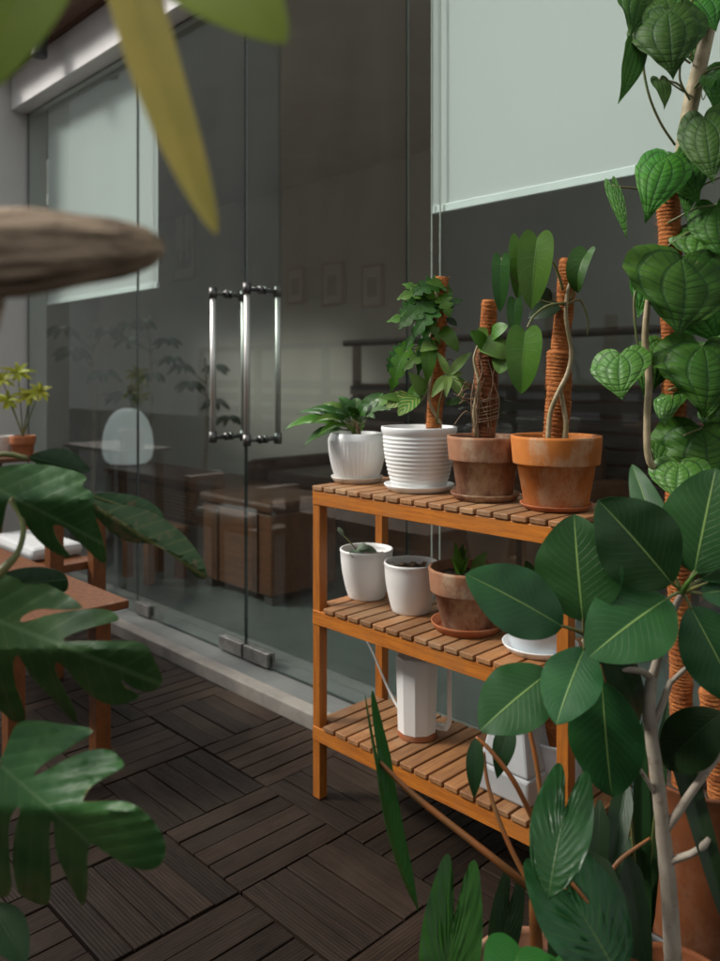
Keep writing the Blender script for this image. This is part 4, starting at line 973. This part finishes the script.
def room():
    t = thing('sideboard', 'low brown wooden sideboard inside the room carrying the egg lamp', 'sideboard', (-4.3, 2.85, .03))
    G().box(-5.25, -3.45, 2.62, 3.05, .40, .44).mk('top', M['brown'], t, bevel=.004)
    G().box(-5.2, -3.5, 2.66, 3.03, .16, .399).mk('cabinet', M['brown'], t, bevel=.003)
    for x in (-5.17, -4.62, -4.07): G().box(x, x+.5, 2.645, 2.6595, .19, .37).mk('drawer', M['wicker'], t, bevel=.003)
    for x in (-5.15, -3.6):
        for y in (2.7, 2.96): G().box(x, x+.05, y, y+.05, .03, .159).mk('leg', M['brown'], t)
    c = PY(128, 467, 2.82); c = Vector((c.x, c.y, .4405))
    t = thing('egg_lamp', 'white egg-shaped lamp standing on the sideboard behind the glass', 'lamp', c)
    pr = []
    for i in range(0, 25):
        s = i/24; r = .19*math.sin(math.pi*min(1, .16+.84*s))**.72*(1-.12*s) if s < 1 else .002
        pr.append((max(r, .002), .01+.40*(1-math.cos(math.pi*s))/2))
    pr[0] = (.13, .01)
    G().lathe(c, pr, 40, lambda an, z, i: 1-.05*abs(math.cos(an*7))**6).mk('shade', M['lamp'], t, smooth=True)
    G().lathe(c, [(.12, 0), (.12, .009)], 32).mk('base', M['brown'], t)
    c = Vector((-3.10, 2.42, .0305))
    t = thing('wooden_chest', 'dark brown wooden chest on the floor behind the left glass door', 'chest', c)
    G().box(c.x-.28, c.x+.28, c.y-.2, c.y+.2, .07, .45).mk('body', M['brown'], t, bevel=.012)
    G().box(c.x-.295, c.x+.295, c.y-.215, c.y+.215, .452, .50).mk('lid', M['leather'], t, bevel=.015)
    for x in (-.18, .14): G().box(c.x+x, c.x+x+.04, c.y-.209, c.y-.2005, .08, .44).mk('strap', M['leather'], t)
    for x in (-.27, .21):
        for y in (-.19, .13): G().box(c.x+x, c.x+x+.06, c.y+y, c.y+y+.06, .0305, .0695).mk('foot', M['charcoal'], t)
    t = thing('sofa', 'low dark brown leather sofa inside the room, behind the door handles', 'sofa', (-2.9, 3.3, .03))
    G().box(-3.9, -2.0, 2.95, 3.65, .14, .40).mk('seat', M['leather'], t, bevel=.05); G().box(-3.9, -2.0, 3.651, 3.80, .14, .74).mk('backrest', M['leather'], t, bevel=.06)
    for x in (-4.05, -2.0+.001): G().box(x, x+.148, 2.95, 3.79, .14, .56).mk('arm', M['leather'], t, bevel=.05)
    for x in (-3.85, -2.95): G().box(x, x+.86, 2.97, 3.64, .402, .50).mk('cushion', M['leather'], t, bevel=.04)
    for x in (-3.95, -1.95):
        for y in (3.0, 3.75): G().box(x, x+.05, y, y+.05, .0305, .139).mk('leg', M['charcoal'], t)
    c = Vector((-3.68, 2.12, .0305))
    t = thing('wooden_stool', 'small reddish wooden stool beside the wooden chest indoors', 'stool', c)
    G().box(c.x-.14, c.x+.14, c.y-.12, c.y+.12, .27, .30).mk('seat', M['chairwood'], t, bevel=.004)
    for x in (-.13, .085):
        for y in (-.11, .07): G().box(c.x+x, c.x+x+.045, c.y+y, c.y+y+.04, .0305, .269).mk('leg', M['chairwood'], t)
    t = thing('reflection_screen', 'dark slatted screen with a top rail, added indoors to imitate a mirrored railing', 'screen', (-1.4, 3.95, .03))  # built indoors to imitate the railing's reflection in the glass
    for i in range(9): G().box(-4.1, 1.2, 3.94, 3.965, .27+i*.085, .27+i*.085+.066).mk('slat', M['charcoal'], t, bevel=.003)
    G().box(-4.1, 1.2, 4.012, 4.03, .06, 1.03).mk('panel', M['brown'], t)
    for x in (-4.1, -2.9, -1.7, -.5, .7): G().box(x, x+.05, 3.966, 4.01, .0305, 1.30).mk('post', M['railwood'], t)
    G().tube([(-4.2, 3.985, 1.325), (1.25, 3.985, 1.325)], .024, 12, 0).mk('top_rail', M['railwood'], t)
    # indoor trees
    for (px, y, hh, lab) in ((92, 2.35, 1.42, 'slim indoor tree with drooping leaflets left of the egg lamp'), (150, 3.3, 1.55, 'indoor tree with leafy whorls right behind the egg lamp'), (205, 3.6, 1.2, 'lower leafy indoor plant behind the door handle')):
        q = PY(px, 400, y); c = Vector((q.x, q.y, .0305))
        t = thing('indoor_tree', lab, 'tree', c, 'trees inside the room')
        pot(t, M['ceram3'], c, 'taper', .14, .11, .28)
        stem(t, M['bark'], [c+UP*.25, c+Vector((.03, 0, .7)), c+Vector((-.02, .02, 1.1)), c+UP*hh], [.016, .013, .010, .007], 'trunk')
        crown = []
        for j in range(6):
            a = j*1.1+px; h = c+UP*(hh-.05-.14*(j % 4))+Vector((math.cos(a), math.sin(a), 0))*.19
            stem(t, M['stem'], [c+UP*(hh-.2-.1*(j % 4)), h], [.005, .003], 'branch')
            for i in range(8):
                b = i*.785+j; e = h+Vector((math.cos(b)*.12, math.sin(b)*.12, -.06-.03*(i % 2)))
                leaf(t, M['indoor'], h, e, .045, shp_oval, nt=8, nu=3, bow=.15, solid=0)
    # pictures
    def frame(px, py, y, w, h, label, art=False):
        q = PY(px, py, y); t = thing('picture_frame', label, 'picture', (q.x, y, q.z-h/2), 'pictures on the back wall of the room')
        G().box(q.x-w/2, q.x+w/2, y-.02, y-.004, q.z-h/2, q.z+h/2).mk('frame', M['palebrown'], t, bevel=.002)
        G().box(q.x-w/2+.02, q.x+w/2-.02, y-.023, y-.0202, q.z-h/2+.02, q.z+h/2-.02).mk('print', M['paper'], t)
        if art:
            g = G()
            for (a, b, z0, z1) in ((-.02, .02, -.1, .28), (-.04, .04, -.2, -.1), (-.07, .07, -.3, -.2), (.08, .13, -.3, -.02), (-.14, -.09, -.3, -.08)): g.box(q.x+a, q.x+b, y-.0245, y-.0232, q.z+z0, q.z+z1)
            g.mk('drawing', M['ink'], t)
        else:
            G().box(q.x-w*.22, q.x+w*.22, y-.0245, y-.0232, q.z-h*.25, q.z+h*.2).mk('drawing', M['ink'], t)
    frame(186, 240, 4.45, .40, .84, 'tall pale poster of a tower drawing on the back wall', True)
    frame(297, 286, 4.45, .22, .32, 'small framed print left of the other two on the back wall')
    frame(334, 284, 4.45, .26, .36, 'middle one of the three small framed prints')
    frame(374, 286, 4.45, .24, .34, 'small framed print nearest the shelf plants on the back wall')

def outside_behind():
    y = -1.75
    t = thing('balcony_railing', 'dark slatted balcony railing behind the viewpoint, seen mirrored in the glass', 'railing', (-1, y, 0))
    G().tube([(-8, y, 1.40), (3, y, 1.40)], .03, 12, 0).mk('handrail', M['railwood'], t)
    for x in [-8+i*1.1 for i in range(11)]: G().box(x-.03, x+.03, y-.03, y+.03, 0, 1.38).mk('post', M['railwood'], t)
    for z in (.12, .26, .40, .54, .68, .82, .96): G().box(-8, 3, y+.031, y+.05, z, z+.085).mk('slat', M['railwood'], t)
    def bld(label, x0, x1, y, h, m):
        t = thing('building', label, 'building', ((x0+x1)/2, y, 0))
        G().box(x0, x1, y-4, y, -2, h).mk('wall', M[m], t)
    bld('brown building across from the deck, faintly mirrored in the glass', -15.5, -10.6, -9, 11.2, 'facade')
    bld('grey building left of the brown one, added to mask sky mirrored in the glass', -30, -15.6, -9, 12.5, 'facade3')  # added out of view so the glass mirrors wall, not bright sky
    bld('pale building right of the brown one, added to even out the mirrored tone', -10.5, 10, -9.3, 10.6, 'facade3')  # likewise added, keeps the reflection in the glass even

mats(); world(); setting(); glasswall(); shelf(); top_row(); mid_row(); bottom_row()
fig(); vine(); arrow_plant(); strap_plant(); monstera(); foreground(); left_side(); room(); outside_behind()
